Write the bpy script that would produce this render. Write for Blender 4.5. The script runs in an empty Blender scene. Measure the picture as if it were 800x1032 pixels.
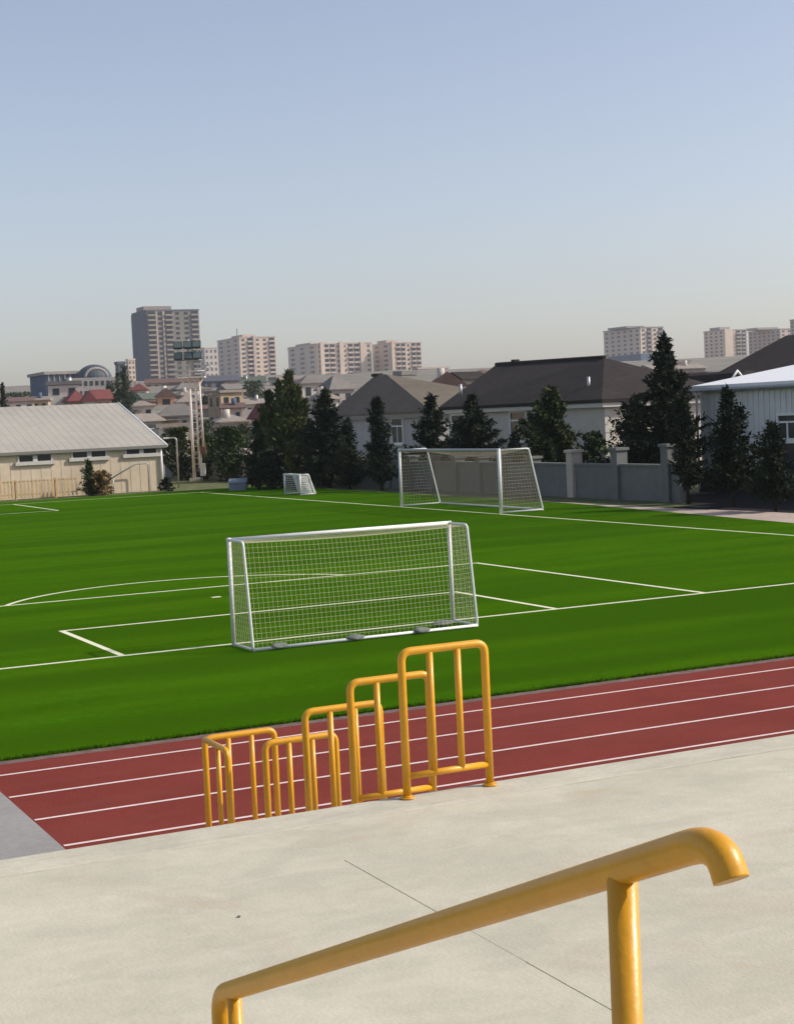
import bpy, bmesh, math, random
from mathutils import Vector, Matrix
random.seed(7)
sc = bpy.context.scene
COL = sc.collection
R = math.radians

# ------------------------------------------------------------------ camera model
F, W, H = 1623.04, 800.0, 1032.0
CZ = 4.0527
RV = Vector((0.89819231, -0.43737525, -0.0441981))
UV = Vector((0.06606756, 0.03490557, 0.99720443))
FV = Vector((0.43460977, 0.89860141, -0.06024823))
CAM = Vector((0, 0, CZ))
def ray(x, y): return RV*((x-W/2)/F) - UV*((y-H/2)/F) + FV
def at(x, y, t): return CAM + ray(x, y)*t
def on_z(x, y, z=0.0):
    d = ray(x, y); return CAM + d*((z-CZ)/d.z)
def on_x(x, y, X):
    d = ray(x, y); return CAM + d*(X/d.x)
def on_y(x, y, Y):
    d = ray(x, y); return CAM + d*(Y/d.y)
EXX = Vector((1,0,0))
FH = Vector((FV.x, FV.y, 0)).normalized(); RH = Vector((FH.y, -FH.x, 0))

cd = bpy.data.cameras.new('camera'); co = bpy.data.objects.new('camera', cd); COL.objects.link(co)
m = Matrix((RV, UV, -FV)).transposed().to_4x4(); m.translation = CAM
co.matrix_world = m
cd.sensor_fit = 'HORIZONTAL'; cd.sensor_width = 36; cd.lens = 36*F/W
cd.clip_end = 6000; cd.clip_start = .05
sc.camera = co

# ------------------------------------------------------------------ materials
MATS = {}
def mat(name, col, rough=.7, var=.0, scale=3., bump=0., bscale=None, metal=0., var2=0., scale2=.3, stretch=None, spec=.5, sheen=0., sheen_tint=None, coat=0.):
    """plain Principled with world-space noise: var = fine tonal variation, var2 = broad patches"""
    if name in MATS: return MATS[name]
    M = bpy.data.materials.new(name); M.use_nodes = True
    nt = M.node_tree; N = nt.nodes; L = nt.links
    b = N['Principled BSDF']
    b.inputs['Roughness'].default_value = rough
    b.inputs['Metallic'].default_value = metal
    b.inputs['Specular IOR Level'].default_value = spec
    if sheen:
        b.inputs['Sheen Weight'].default_value = sheen
        b.inputs['Sheen Roughness'].default_value = .16
        if sheen_tint: b.inputs['Sheen Tint'].default_value = (*sheen_tint, 1)
    if coat: b.inputs['Coat Weight'].default_value = coat; b.inputs['Coat Roughness'].default_value = .15
    base = (*col, 1)
    b.inputs['Base Color'].default_value = base
    geo = N.new('ShaderNodeNewGeometry'); src = geo.outputs['Position']
    if stretch:
        mp = N.new('ShaderNodeMapping'); mp.inputs['Scale'].default_value = stretch
        L.new(src, mp.inputs['Vector']); src = mp.outputs['Vector']
    cur = None
    for v, s, det in ((var, scale, 5), (var2, scale2, 4)):
        if not v: continue
        n = N.new('ShaderNodeTexNoise'); n.inputs['Scale'].default_value = s; n.inputs['Detail'].default_value = det
        n.inputs['Roughness'].default_value = .65
        L.new(src, n.inputs['Vector'])
        mr = N.new('ShaderNodeMapRange'); mr.inputs['From Min'].default_value = .3; mr.inputs['From Max'].default_value = .7
        mr.inputs['To Min'].default_value = 1-v; mr.inputs['To Max'].default_value = 1+v
        L.new(n.outputs['Fac'], mr.inputs['Value'])
        mx = N.new('ShaderNodeVectorMath'); mx.operation = 'SCALE'
        if cur is None: mx.inputs[0].default_value = col
        else: L.new(cur, mx.inputs[0])
        L.new(mr.outputs['Result'], mx.inputs['Scale'])
        cur = mx.outputs['Vector']
    if cur is not None: L.new(cur, b.inputs['Base Color'])
    if bump:
        n = N.new('ShaderNodeTexNoise'); n.inputs['Scale'].default_value = bscale or scale*3; n.inputs['Detail'].default_value = 4
        L.new(src, n.inputs['Vector'])
        bp = N.new('ShaderNodeBump'); bp.inputs['Strength'].default_value = bump; bp.inputs['Distance'].default_value = .02
        L.new(n.outputs['Fac'], bp.inputs['Height']); L.new(bp.outputs['Normal'], b.inputs['Normal'])
    MATS[name] = M
    return M

def mixcol(M, col2, scale, lo, hi, detail=6, stretch=None, dist=0.):
    """blend a second real pigment (stain, dry patch) over the base colour through a noise mask"""
    nt = M.node_tree; N = nt.nodes; L = nt.links; b = N['Principled BSDF']
    geo = N.new('ShaderNodeNewGeometry'); src = geo.outputs['Position']
    if stretch:
        mp = N.new('ShaderNodeMapping'); mp.inputs['Scale'].default_value = stretch
        L.new(src, mp.inputs['Vector']); src = mp.outputs['Vector']
    n = N.new('ShaderNodeTexNoise'); n.inputs['Scale'].default_value = scale; n.inputs['Detail'].default_value = detail
    n.inputs['Distortion'].default_value = dist; n.inputs['Roughness'].default_value = .6
    L.new(src, n.inputs['Vector'])
    mr = N.new('ShaderNodeMapRange'); mr.inputs['From Min'].default_value = lo; mr.inputs['From Max'].default_value = hi
    L.new(n.outputs['Fac'], mr.inputs['Value'])
    mx = N.new('ShaderNodeMix'); mx.data_type = 'RGBA'
    L.new(mr.outputs['Result'], mx.inputs['Factor'])
    inp = b.inputs['Base Color']
    if inp.links: L.new(inp.links[0].from_socket, mx.inputs['A'])
    else: mx.inputs['A'].default_value = inp.default_value
    mx.inputs['B'].default_value = (*col2, 1)
    L.new(mx.outputs['Result'], inp)
    return M

# ------------------------------------------------------------------ mesh builder
ORG = {}
class MB:
    def __init__(s): s.bm = bmesh.new()
    def face(s, pts):
        vs = [s.bm.verts.new(p) for p in pts]
        try: return s.bm.faces.new(vs)
        except ValueError: return None
    def box(s, a, b, M=None):
        x0, y0, z0 = (min(a[i], b[i]) for i in range(3)); x1, y1, z1 = (max(a[i], b[i]) for i in range(3))
        P = [Vector(p) for p in ((x0,y0,z0),(x1,y0,z0),(x1,y1,z0),(x0,y1,z0),(x0,y0,z1),(x1,y0,z1),(x1,y1,z1),(x0,y1,z1))]
        if M is not None: P = [M @ p for p in P]
        v = [s.bm.verts.new(p) for p in P]
        for f in ((3,2,1,0),(4,5,6,7),(0,1,5,4),(1,2,6,5),(2,3,7,6),(3,0,4,7)): s.bm.faces.new([v[i] for i in f])
        return s
    def tube(s, pts, r, n=10, cap=True, r2=None):
        pts = [Vector(p) for p in pts]; k = len(pts); rings = []
        up = None
        for i, p in enumerate(pts):
            if i == 0: d = pts[1]-pts[0]
            elif i == k-1: d = pts[-1]-pts[-2]
            else: d = (pts[i+1]-p).normalized() + (p-pts[i-1]).normalized()
            d.normalize()
            if up is None:
                up = Vector((0,0,1)) if abs(d.z) < .9 else Vector((1,0,0))
            a = (up - d*up.dot(d)).normalized(); bb = d.cross(a); up = a
            rr = r if r2 is None else r + (r2-r)*i/(k-1)
            rings.append([s.bm.verts.new(p + (a*math.cos(t)+bb*math.sin(t))*rr) for t in (2*math.pi*j/n for j in range(n))])
        for A, B in zip(rings, rings[1:]):
            for j in range(n):
                f = s.bm.faces.new((A[j], A[(j+1)%n], B[(j+1)%n], B[j])); f.smooth = True
        if cap and n > 2:
            s.bm.faces.new(rings[0][::-1]); s.bm.faces.new(rings[-1])
        return s
    def prism(s, base, h):
        base = [Vector(p) for p in base]; top = [p+Vector(h) for p in base]
        s.face(base[::-1]); s.face(top)
        n = len(base)
        for i in range(n): s.face((base[i], base[(i+1)%n], top[(i+1)%n], top[i]))
        return s
    def build(s, name, material, parent=None, weld=False, bevel=0, kind=None, smooth_angle=None):
        if weld: bmesh.ops.remove_doubles(s.bm, verts=s.bm.verts, dist=1e-4)
        if bevel:
            bmesh.ops.remove_doubles(s.bm, verts=s.bm.verts, dist=1e-5)
            bmesh.ops.bevel(s.bm, geom=[e for e in s.bm.edges], offset=bevel, segments=2, affect='EDGES', profile=.5, clamp_overlap=True)
        bmesh.ops.recalc_face_normals(s.bm, faces=s.bm.faces)
        org = ORG.get(parent.name, Vector()) if parent else None
        if parent is None:
            xs = [v.co for v in s.bm.verts]
            lo = Vector((min(p.x for p in xs), min(p.y for p in xs), min(p.z for p in xs)))
            hi = Vector((max(p.x for p in xs), max(p.y for p in xs), max(p.z for p in xs)))
            org = Vector(((lo.x+hi.x)/2, (lo.y+hi.y)/2, lo.z))
        for v in s.bm.verts: v.co -= org
        me = bpy.data.meshes.new(name); s.bm.to_mesh(me); s.bm.free()
        me.materials.append(material)
        o = bpy.data.objects.new(name, me); COL.objects.link(o)
        if parent: o.parent = parent
        else: o.location = org
        ORG[o.name] = Vector(org)
        if kind: o['kind'] = kind
        return o

def tag(o, label, cat, group=None):
    o['label'] = label; o['category'] = cat
    if group: o['group'] = group
    return o
def thing(name, label, cat, loc, group=None):
    o = bpy.data.objects.new(name, None); COL.objects.link(o); o.location = loc
    o.empty_display_size = .2
    ORG[o.name] = Vector(loc)
    return tag(o, label, cat, group)
def part_at(name, mesh, parent, loc, rz=0, sc_=None):
    """one more part sharing mesh data; loc in world coordinates"""
    o = bpy.data.objects.new(name, mesh); COL.objects.link(o); o.parent = parent
    o.location = Vector(loc) - ORG[parent.name]; o.rotation_euler = (0, 0, rz)
    if sc_: o.scale = sc_
    ORG[o.name] = Vector(loc)
    return o
def struct(name, mb, m, **k): return mb.build(name, m, None, kind='structure', **k)
def fillet(pts, r, n=5):
    pts = [Vector(p) for p in pts]; out = [pts[0]]
    for a, b, c in zip(pts, pts[1:], pts[2:]):
        d1 = (a-b).normalized(); d2 = (c-b).normalized()
        p1 = b+d1*r; p2 = b+d2*r
        for i in range(n+1):
            t = i/n; out.append(p1*(1-t)**2 + b*2*t*(1-t) + p2*t*t)
    out.append(pts[-1]); return out

# ------------------------------------------------------------------ palette
m_turf = mat('turf', (.032,.097,.001), .95, var=.48, scale=15, bump=.8, bscale=45, var2=.22, scale2=1.1, spec=.0, stretch=(.45,1.3,1), sheen=.45, sheen_tint=(.23,.5,.03))
mixcol(m_turf, (.05,.118,.0016), .5, .42, .72, stretch=(.3,1.6,1))
mixcol(m_turf, (.026,.076,.001), .6, .48, .6, stretch=(.03,.5,1), detail=2)
m_line = mat('line_paint', (.74,.74,.5), .8, var=.1, scale=14)
m_tline = mat('track_line_paint', (.72,.56,.52), .8, var=.12, scale=9)
m_track = mat('track_rubber', (.205,.04,.03), .95, var=.26, scale=60, bump=.5, bscale=160, var2=.1, scale2=.8, spec=.08)
mixcol(m_track, (.2,.052,.042), .7, .5, .8, stretch=(.3,1.4,1))
m_conc = mat('concrete', (.525,.495,.385), .85, var=.05, scale=9, bump=.15, bscale=40, var2=.12, scale2=.9, spec=.3)
mixcol(m_conc, (.445,.425,.34), 1.1, .48, .75, dist=1.2, stretch=(.55,1.3,1))
mixcol(m_conc, (.57,.525,.42), 2.4, .54, .74, dist=.8, stretch=(.6,1.2,1))
mixcol(m_conc, (.3,.28,.23), 7, .7, .8)
mixcol(m_conc, (.46,.39,.28), .45, .55, .75, dist=2.)
m_strip = mat('concrete_edge', (.5,.47,.37), .9, var=.07, scale=22, bump=.15, bscale=60, var2=.12, scale2=2.)
mixcol(m_strip, (.4,.375,.3), 4, .52, .8, stretch=(.4,2,1))
m_apron = mat('grey_paving', (.285,.272,.255), .85, var=.1, scale=12, bump=.2, bscale=70, var2=.12, scale2=.6)
m_yellow = mat('yellow_paint', (.69,.33,.01), .4, var=.05, scale=30, coat=.05, var2=.07, scale2=4, bump=.06, bscale=60)
mixcol(m_yellow, (.5,.25,.03), 26, .7, .85, detail=8)
m_white = mat('white_paint', (.78,.78,.74), .4, var=.06, scale=5)
m_net = mat('net_cord', (.58,.54,.36), .9)
m_net2 = mat('net_cord_dark', (.2,.175,.125), .9)
m_sand = mat('sandbag_cloth', (.15,.17,.15), .9, var=.2, scale=20)
m_ground = mat('dry_ground', (.2,.17,.14), .95, var=.25, scale=.5, var2=.3, scale2=.06)
mixcol(m_ground, (.09,.1,.05), .12, .5, .62)
m_verge = mat('verge_grass', (.06,.085,.02), .95, var=.35, scale=8, bump=.8, bscale=25)
mixcol(m_verge, (.17,.14,.06), 1.2, .48, .66)
m_path = mat('pink_paving', (.42,.33,.27), .9, var=.14, scale=4, var2=.12, scale2=.5, bump=.2, bscale=20)
m_metal = mat('galvanised', (.42,.42,.42), .45, metal=.6, var=.1, scale=6)
m_dark = mat('dark_opening', (.02,.022,.028), .25, spec=.5)
m_glass = mat('window_glass', (.025,.03,.037), .15, spec=.3)

# ------------------------------------------------------------------ terrain
def terr(x, y):
    s = x*FH.x + y*FH.y
    z = 0 if s < 140 else min(27.0, (s-140)*.04) - max(0, s-1050)*.02
    return z
def tz(t, px=400):
    p = at(px, 416, t); return terr(p.x, p.y)
mb = MB()
ss = [-1900,-600,-200,-60,0,40,90,120,140,160,190,230,280,340,420,520,640,780,900,1000,1100,1300,1900]
uu = [-1900,-900,-500,-300,-200,-140,-90,-50,-20,0,20,50,90,140,200,300,500,900,1900]
gv = {}
for i, s_ in enumerate(ss):
    for j, u_ in enumerate(uu):
        p = FH*s_ + RH*u_
        z = terr(p.x, p.y)
        if s_ > 200: z += random.uniform(-.8,.8)
        gv[i,j] = mb.bm.verts.new((p.x, p.y, z-.10))
for i in range(len(ss)-1):
    for j in range(len(uu)-1):
        mb.bm.faces.new((gv[i,j], gv[i,j+1], gv[i+1,j+1], gv[i+1,j]))
struct('ground', mb, m_ground)

# ------------------------------------------------------------------ pitch, track, paths
TE = 20.02                                   # near edge of the turf
mb = MB(); mb.prism([(-95,TE,-.05),(33.2,TE,-.05),(34.0,40.5,-.05),(36.2,58,-.05),(36.5,94,-.05),(-95,94,-.05)], (0,0,.05)); struct('pitch', mb, m_turf)
mb = MB(); mb.box((3.70, 14.054, -.075), (95, TE-.004, -.03)); struct('running_track', mb, m_track)
mb = MB(); mb.box((-60, 14.054, -.075), (3.694, TE-.004, -.022)); struct('paved_apron', mb, m_apron)
mb = MB(); mb.prism([(33.26,TE,-.085),(34.06,40.4,-.085),(36.26,57.9,-.085),(36.32,61,-.085),(36.6,61,-.085),(36.6,52,-.085),(37.2,47,-.085),(37.2,TE,-.085)], (0,0,.06)); struct('path', mb, m_path)
mb = MB(); mb.box((37.204, 12, -.085), (60, 51.997, -.03)); mb.box((39.284, 52, -.085), (60, 58, -.03)); struct('yard', mb, mat('dark_asphalt', (.02,.02,.022), .95, var=.25, scale=6, spec=.08))
mb = MB()
mb.box((36.604, 52, -.085), (39.28, 130, -.032)); mb.box((39.284, 58.003, -.085), (48, 130, -.04)); mb.box((36.52, 61.004, -.085), (36.6, 130, -.03))
mb.box((-95, 94.004, -.085), (36.5, 130, -.035)); struct('verge', mb, m_verge)
mb = MB(); mb.box((3.70, TE-.2, -.03), (95, TE-.006, -.027)); struct('track_border', mb, mat('dusty_border', (.17,.12,.11), .95, var=.3, scale=7, spec=.05))

def strip(mb, a, b, w, z=.004):
    a = Vector((a[0],a[1],z)); b = Vector((b[0],b[1],z)); d = (b-a).normalized(); n = Vector((-d.y,d.x,0))*w/2
    mb.face((a-n, b-n, b+n, a+n))
lw = .12
mb = MB()
GX0, GX1 = -93, 33
YG = 27.70; YGA = 32.03; YB = 37.73
XF = 30.95; YT = 90.4
strip(mb, (-93, YG), (95 if False else 33, YG), lw)
strip(mb, (XF, YG+lw/2+.01), (XF, YT-lw/2-.01), lw)
strip(mb, (-93, YT), (XF+lw/2, YT), lw)
# mini-pitch goal area and penalty area
gl, gr_, bl, br = 7.88, 16.88, 4.22, 20.55
for x in (gl, gr_): strip(mb, (x, YG+lw/2+.01), (x, YGA-lw/2-.01), lw)
strip(mb, (gl-lw/2, YGA), (gr_+lw/2, YGA), lw)
for x in (bl, br): strip(mb, (x, YG+lw/2+.01), (x, YB-lw/2-.01), lw)
strip(mb, (bl-lw/2, YB), (br+lw/2, YB), lw)
strip(mb, (12.28, 35.47), (12.5, 35.47), .18)
# the D
C0 = Vector((12.37, 35.47, 0)); RR = 4.92
a0 = math.asin((YB+lw/2+.01-35.47)/RR); k = 40
prev = None
for i in range(k+1):
    a = a0 + (math.pi-2*a0)*i/k
    p = [Vector((C0.x+math.cos(a)*(RR+q), max(YB+lw/2+.012, C0.y+math.sin(a)*(RR+q)), .004)) for q in (-lw/2, lw/2)]
    if prev: mb.face((prev[0], prev[1], p[1], p[0]))
    prev = p
# opposite mini pitch: corner of its goal area by the far touchline
q = on_z(59, 514.5)
strip(mb, (q.x-9, q.y), (q.x+lw/2, q.y), lw); strip(mb, (q.x, q.y+lw/2+.01), (q.x, YT-lw/2-.01), lw)
struct('pitch_lines', mb, m_line)
mb = MB()
for i in range(4):
    strip(mb, (3.72, 19.19-1.22*i), (94, 19.19-1.22*i), .062, -.026)
struct('track_lines', mb, m_tline)

mb = MB()
for i in range(9000):
    x = random.uniform(2.5, 33); p = Vector((x, TE+random.uniform(-.012,.05), -.03)); hh = random.uniform(.035,.075)
    d = Vector((random.uniform(-.6,.6), random.uniform(-1.0,.2), 1)).normalized(); w_ = random.uniform(.004,.009)
    mb.face((p-EXX*w_, p+EXX*w_, p+d*hh))
struct('turf_fringe_shaded', mb, mat('turf_fringe_shaded', (.02,.05,.003), .95, var=.4, scale=9, spec=0.)); bpy.data.objects['turf_fringe_shaded']['kind'] = 'stuff'  # blades darker than the turf: shade along its edge put into their colour
# ------------------------------------------------------------------ grandstand
SZ = CZ-2.70; SE = 10.17; JX = 3.845
gs = thing('grandstand', 'pale concrete grandstand terrace filling the foreground with steps down to the track', 'grandstand', (3, 7, 0))
mb = MB(); mb.box((-30, 4.3, 0), (JX-.004, 8.9, SZ)); mb.box((JX+.004, 4.3, 0), (40, 8.9, SZ)); mb.box((JX-.004,4.3,0),(JX+.004,8.9,SZ-.012)); mb.box((-30,8.9,0),(40,SE-.415,SZ)); mb.box((JX-.004,on_z(532,969,SZ).y,0),(JX+.004,on_z(452,925,SZ).y,SZ-.0012))
mb.build('terrace_slab', m_conc, gs)
mb = MB(); mb.box((-30, SE-.39, 0), (40, SE, SZ+.003)); mb.build('edge_strip', m_strip, gs, bevel=.012)
mb = MB(); mb.box((-30, SE-.415, 0), (40, SE-.39, SZ+.0012)); mb.build('mortar_joint', mixcol(mat('mortar', (.51,.48,.375), .95, var=.1, scale=6), (.3,.28,.22), 1.1, .5, .68, detail=9), gs)
tiers = []
for i in range(9):
    y1 = 4.297-.85*i; z = SZ+.36*(i+1)
    mb = MB(); mb.box((-30, y1-.847, 0), (40, y1, z)); mb.build('tier', m_conc, gs)
PY = [10.07, 11.02, 11.92, 12.86]
lowz = [SZ-.345, SZ-.70, SZ-1.12]
for i, z in enumerate(lowz):
    mb = MB(); mb.box((-30, SE+.003+.895*i, -.08), (40, SE+.895*(i+1) if i < 2 else 14.05, z)); mb.build('tier', m_conc, gs)
q = on_z(241, 925, SZ); mb = MB(); bmesh.ops.create_icosphere(mb.bm, subdivisions=2, radius=1)
for v in mb.bm.verts: v.co = Vector((q.x+v.co.x*.01*(1+.2*math.sin(5*v.co.y)), q.y+v.co.y*.008, SZ+.006+v.co.z*.007))
tag(mb.build('pebble', m_sand, None), 'tiny dark pebble lying on the concrete terrace above the handrail end', 'pebble')
# ------------------------------------------------------------------ yellow barriers
def barrier(label, x0, x1, y, zb, ztop, ret=None):
    t = thing('guard_barrier', label, 'barrier', ((x0+x1)/2, y, zb), 'yellow guard barriers stepping down to the track')
    r = .029
    mb = MB(); mb.tube(fillet([(x0,y,zb),(x0,y,ztop),(x1,y,ztop),(x1,y,zb)], .075, 6), r, 12); mb.build('frame', m_yellow, t)
    zl = zb+.155
    mb = MB(); mb.tube([(x0+r*.6,y,zl),(x1-r*.6,y,zl)], .024, 10); mb.build('lower_rail', m_yellow, t)
    for k in (1, 2):
        xx = x0+(x1-x0)*k/3
        mb = MB(); mb.tube([(xx,y,zl),(xx,y,ztop)], .0245, 12); mb.build('baluster', m_yellow, t)
    for xx in (x0, x1):
        mb = MB(); mb.tube([(xx,y,zb),(xx,y,zb+.012)], .052, 14); mb.tube([(xx,y,zb+.012),(xx,y,zb+.022)], .036, 14)
        mb.build('base_plate', m_yellow, t)
    return t
X0, X1 = 4.90, 5.565
barrier('nearest yellow tube barrier, looking tallest, standing on the terrace edge', X0-.048, X1-.048, PY[0], SZ+.006, 2.395)
barrier('second yellow tube barrier, one step below the one on the terrace edge', X0-.03, X1-.03, PY[1], lowz[0], 2.05)
barrier('third yellow tube barrier down the steps, the middle one of the five', X0-.04, X1-.04, PY[2], lowz[1], 1.695)
barrier('fourth yellow tube barrier down the steps, just right of the corner barrier', X0+.0, X1+.0, PY[3]+.1, lowz[2], 1.262)
t5 = barrier('yellow corner barrier at the foot of the steps with a short hooked return rail', 4.615, 5.287, 13.73, lowz[2], 1.215)
t5.location = t5.location
zb = lowz[2]; ya = 13.70
ye = on_x(229, 760, 4.605).y
mb = MB(); mb.tube(fillet([(4.605,ya,1.213),(4.605,ye,1.213),(4.605,ye,zb)], .085, 6), .027, 12); mb.build('return_rail', m_yellow, t5)
mb = MB(); mb.tube([(4.605,(ya+ye)/2-.05,zb+.155),(4.605,(ya+ye)/2-.05,1.21)], .0235, 10); mb.build('baluster', m_yellow, t5)
mb = MB(); mb.tube([(4.605,ya,zb+.155),(4.605,ye,zb+.155)], .021, 10); mb.build('lower_rail', m_yellow, t5)

# ------------------------------------------------------------------ foreground handrail
RX = 1.40
pa = on_x(692, 855, RX); pb = on_x(222, 1002, RX)
h1 = on_x(712, 853, RX); h2 = on_x(728, 864, RX); h3 = on_x(737, 888, RX)
d = (pb-pa).normalized()
hr = thing('handrail', 'thick yellow pipe handrail sloping down across the foreground', 'handrail', (RX, 2.9, SZ+.36*2))
hook = [pa + (h3-pa)*0, pa+(h1-pa)*.75+Vector((0,0,.004)), h1, h2, h2*.45+h3*.55+Vector((0,-.004,.004)), h3]
# smooth the hook with a Catmull-like resample
def smooth(pts, n=5):
    P = [Vector(p) for p in pts]; out = []
    for i in range(len(P)-1):
        p0 = P[max(i-1,0)]; p1 = P[i]; p2 = P[i+1]; p3 = P[min(i+2,len(P)-1)]
        for k in range(n):
            t = k/n
            out.append(.5*((2*p1)+(p2-p0)*t+(2*p0-5*p1+4*p2-p3)*t*t+(3*p1-p0-3*p2+p3)*t**3))
    out.append(P[-1]); return out
zend = SZ+.36
path = smooth([h3, h2, h1, pa + (pa-pb).normalized()*.01], 6)
path = path[:-1] + fillet([pa, pb, Vector((RX, pb.y+.012, zend))], .06, 7)
mb = MB(); mb.tube(path, .0268, 20); mb.build('rail', m_yellow, hr)
pp = on_x(627, 890, RX)
frac = (pp.y-pa.y)/(pb.y-pa.y); zt = pa.z+(pb.z-pa.z)*frac
mb = MB(); mb.tube([(RX,pp.y,SZ+.36*2),(RX,pp.y,zt-.006)], .0248, 20)
mb.build('post', m_yellow, hr)
py2 = pb.y-.115; zt2 = pa.z+(pb.z-pa.z)*(py2-pa.y)/(pb.y-pa.y)
mb = MB(); mb.tube([(RX,py2,SZ+.36),(RX,py2,zt2-.006)], .0195, 18); mb.build('post', m_yellow, hr)

# ------------------------------------------------------------------ goals
def net_sheet(mb, f, nu, nv, r, su=6, sv=6):
    """cords of a net over the surface f(u,v)"""
    for i in range(nu+1):
        mb.tube([f(i/nu, j/sv) for j in range(sv+1)], r, 3, cap=False)
    for j in range(nv+1):
        mb.tube([f(i/su, j/nv) for i in range(su+1)], r, 3, cap=False)

def goal_near():
    y = 27.42; x0, x1 = 9.87, 14.36; zt = 1.93; r = .039
    g = thing('football_goal', 'small white portable goal seen from behind, nearest to the running track', 'goal', ((x0+x1)/2, y, 0), 'white football goals')
    for x in (x0, x1):
        mb = MB(); mb.tube([(x,y,0),(x,y,zt+r)], r, 12); mb.build('post', m_white, g)
    mb = MB(); mb.tube([(x0-r,y,zt),(x1+r,y,zt)], r, 12); mb.build('crossbar', m_white, g)
    dt, db = .72, .98
    for x in (x0, x1):
        mb = MB(); mb.tube(fillet([(x,y-.03,zt),(x,y-dt,zt),(x,y-db,.04),(x,y-.03,.04)], .09, 5), .024, 10); mb.build('side_frame', m_white, g)
    mb = MB(); mb.tube([(x0,y-db,.04),(x1,y-db,.04)], .03, 10); mb.build('base_bar', m_white, g)
    mb = MB()
    def top(u,v):
        return Vector((x0+(x1-x0)*u, y-dt*v, zt-.05*math.sin(math.pi*u)*math.sin(math.pi*v*.8)-.02))
    def back(u,v):
        return Vector((x0+(x1-x0)*u, y-dt-(db-dt)*v - .05*math.sin(math.pi*v)*math.sin(math.pi*u), (zt-.02)*(1-v)+.05*v-.05*math.sin(math.pi*u)*(1-v)*.8))
    net_sheet(mb, back, 50, 21, .0023, 10, 8); net_sheet(mb, top, 50, 8, .0023, 10, 4)
    for x in (x0, x1):
        net_sheet(mb, lambda u,v: Vector((x, y-(dt*(1-v)+db*v)*u, (zt-.02)*(1-v)+.05*v)), 10, 21, .0025, 3, 6)
    mb.build('net', m_net, g)
    return x0, x1, y-db
gx0, gx1, gyb = goal_near()
def sandbag(x, y, label, sx=.26, dark=1):
    mb = MB(); bmesh.ops.create_icosphere(mb.bm, subdivisions=3, radius=1)
    rnd = random.Random(int(x*100))
    ph = rnd.uniform(0,6)
    for v in mb.bm.verts:
        c = v.co; k = 1+.12*math.sin(4*c.x+ph)+.08*math.sin(7*c.y+ph*2)
        z = c.z*.055*k
        drape = .03*c.y*c.y
        v.co = Vector((x+c.x*sx*(1+.1*math.sin(3*c.y+ph)), y+c.y*.1*k, .07+z*(1 if z > 0 else .6)-drape))
    for f in mb.bm.faces: f.smooth = True
    tag(mb.build('sandbag', m_sand, None), label, 'sandbag', 'sandbags on the back bar of the near goal')
for px, lab in ((281,'grey sandbag on the near goal back bar, the one nearest its left post'),(358,'grey sandbag near the middle of the near goal back bar'),(425,'grey sandbag on the near goal back bar, second from its right post'),(462,'larger grey sandbag weighing down the near goal at its right post')):
    q = on_y(px, 645, gyb); sandbag(q.x, gyb if px != 462 else 27.05, lab, .17 if px != 462 else .24)

def goal_far():
    x = 31.05; y0, y1 = 54.85, 63.7; zt = 2.50; r = .06
    g = thing('football_goal', 'full size white goal with a dark sagging net on the far goal line', 'goal', (x, (y0+y1)/2, 0), 'white football goals')
    for y in (y0, y1):
        mb = MB(); mb.tube([(x,y,0),(x,y,zt+r)], r if y==y1 else .07, 12); mb.build('post', m_white, g)
    mb = MB(); mb.tube([(x,y0-r,zt),(x,y1+r,zt)], r, 12); mb.build('crossbar', m_metal, g)
    dt, db = 1.35, 1.9
    for y in (y0, y1):
        mb = MB(); mb.tube(fillet([(x+.03,y,zt),(x+dt,y,zt),(x+db,y,.05),(x+.03,y,.05)], .08, 4), .035, 10); mb.build('side_frame', m_white, g)
    mb = MB(); mb.tube([(x+db,y0,.05),(x+db,y1,.05)], .04, 10); mb.build('base_bar', m_white, g)
    mb = MB()
    def top(u,v): return Vector((x+dt*v, y0+(y1-y0)*u, zt-.35*math.sin(math.pi*u)*math.sin(math.pi*.5*v)))
    def back(u,v):
        return Vector((x+dt+(db-dt)*v, y0+(y1-y0)*u, (zt-.35*math.sin(math.pi*u))*(1-v)+.06*v))
    net_sheet(mb, back, 84, 32, .0065, 12, 4); net_sheet(mb, top, 80, 12, .0065, 12, 4)
    mb.build('net', m_net2, g)
    for y in (y0, y1):
        mb = MB()
        net_sheet(mb, lambda u,v: Vector((x+(dt*(1-v)+db*v)*u, y, zt*(1-v)+.06*v)), 12, 18, .005, 3, 4)
        mb.build('side_net', mat('side_net_cord', (.34,.31,.21), .9), g)
goal_far()
def goal_mini():
    p = on_z(303, 499.5)
    x = p.x; 
    g = thing('football_goal', 'tiny white training goal far away beside the pitch corner, before the dark trees', 'goal', p, 'white football goals')
    y0, y1 = p.y, p.y+2.2; zt = 1.1; r = .05; dp = .8
    for y in (y0, y1):
        mb = MB(); mb.tube([(x,y,0),(x,y,zt+r)], r, 8); mb.build('post', m_white, g)
        mb = MB(); mb.tube(fillet([(x+.03,y,zt),(x+.5,y,zt),(x+dp,y,.05),(x+.03,y,.05)], .08, 3), .04, 8); mb.build('side_frame', m_white, g)
    mb = MB(); mb.tube([(x,y0-r,zt),(x,y1+r,zt)], r, 8); mb.build('crossbar', m_white, g)
    mb = MB()
    net_sheet(mb, lambda u,v: Vector((x+.5+.4*v, y0+(y1-y0)*u, zt*(1-v)+.05*v)), 24, 9, .012, 2, 2)
    for y in (y0, y1): net_sheet(mb, lambda u,v: Vector((x+(.5*(1-v)+.9*v)*u, y, zt*(1-v)+.05*v)), 6, 9, .01, 2, 2)
    mb.build('net', m_white, g)
goal_mini()

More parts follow.
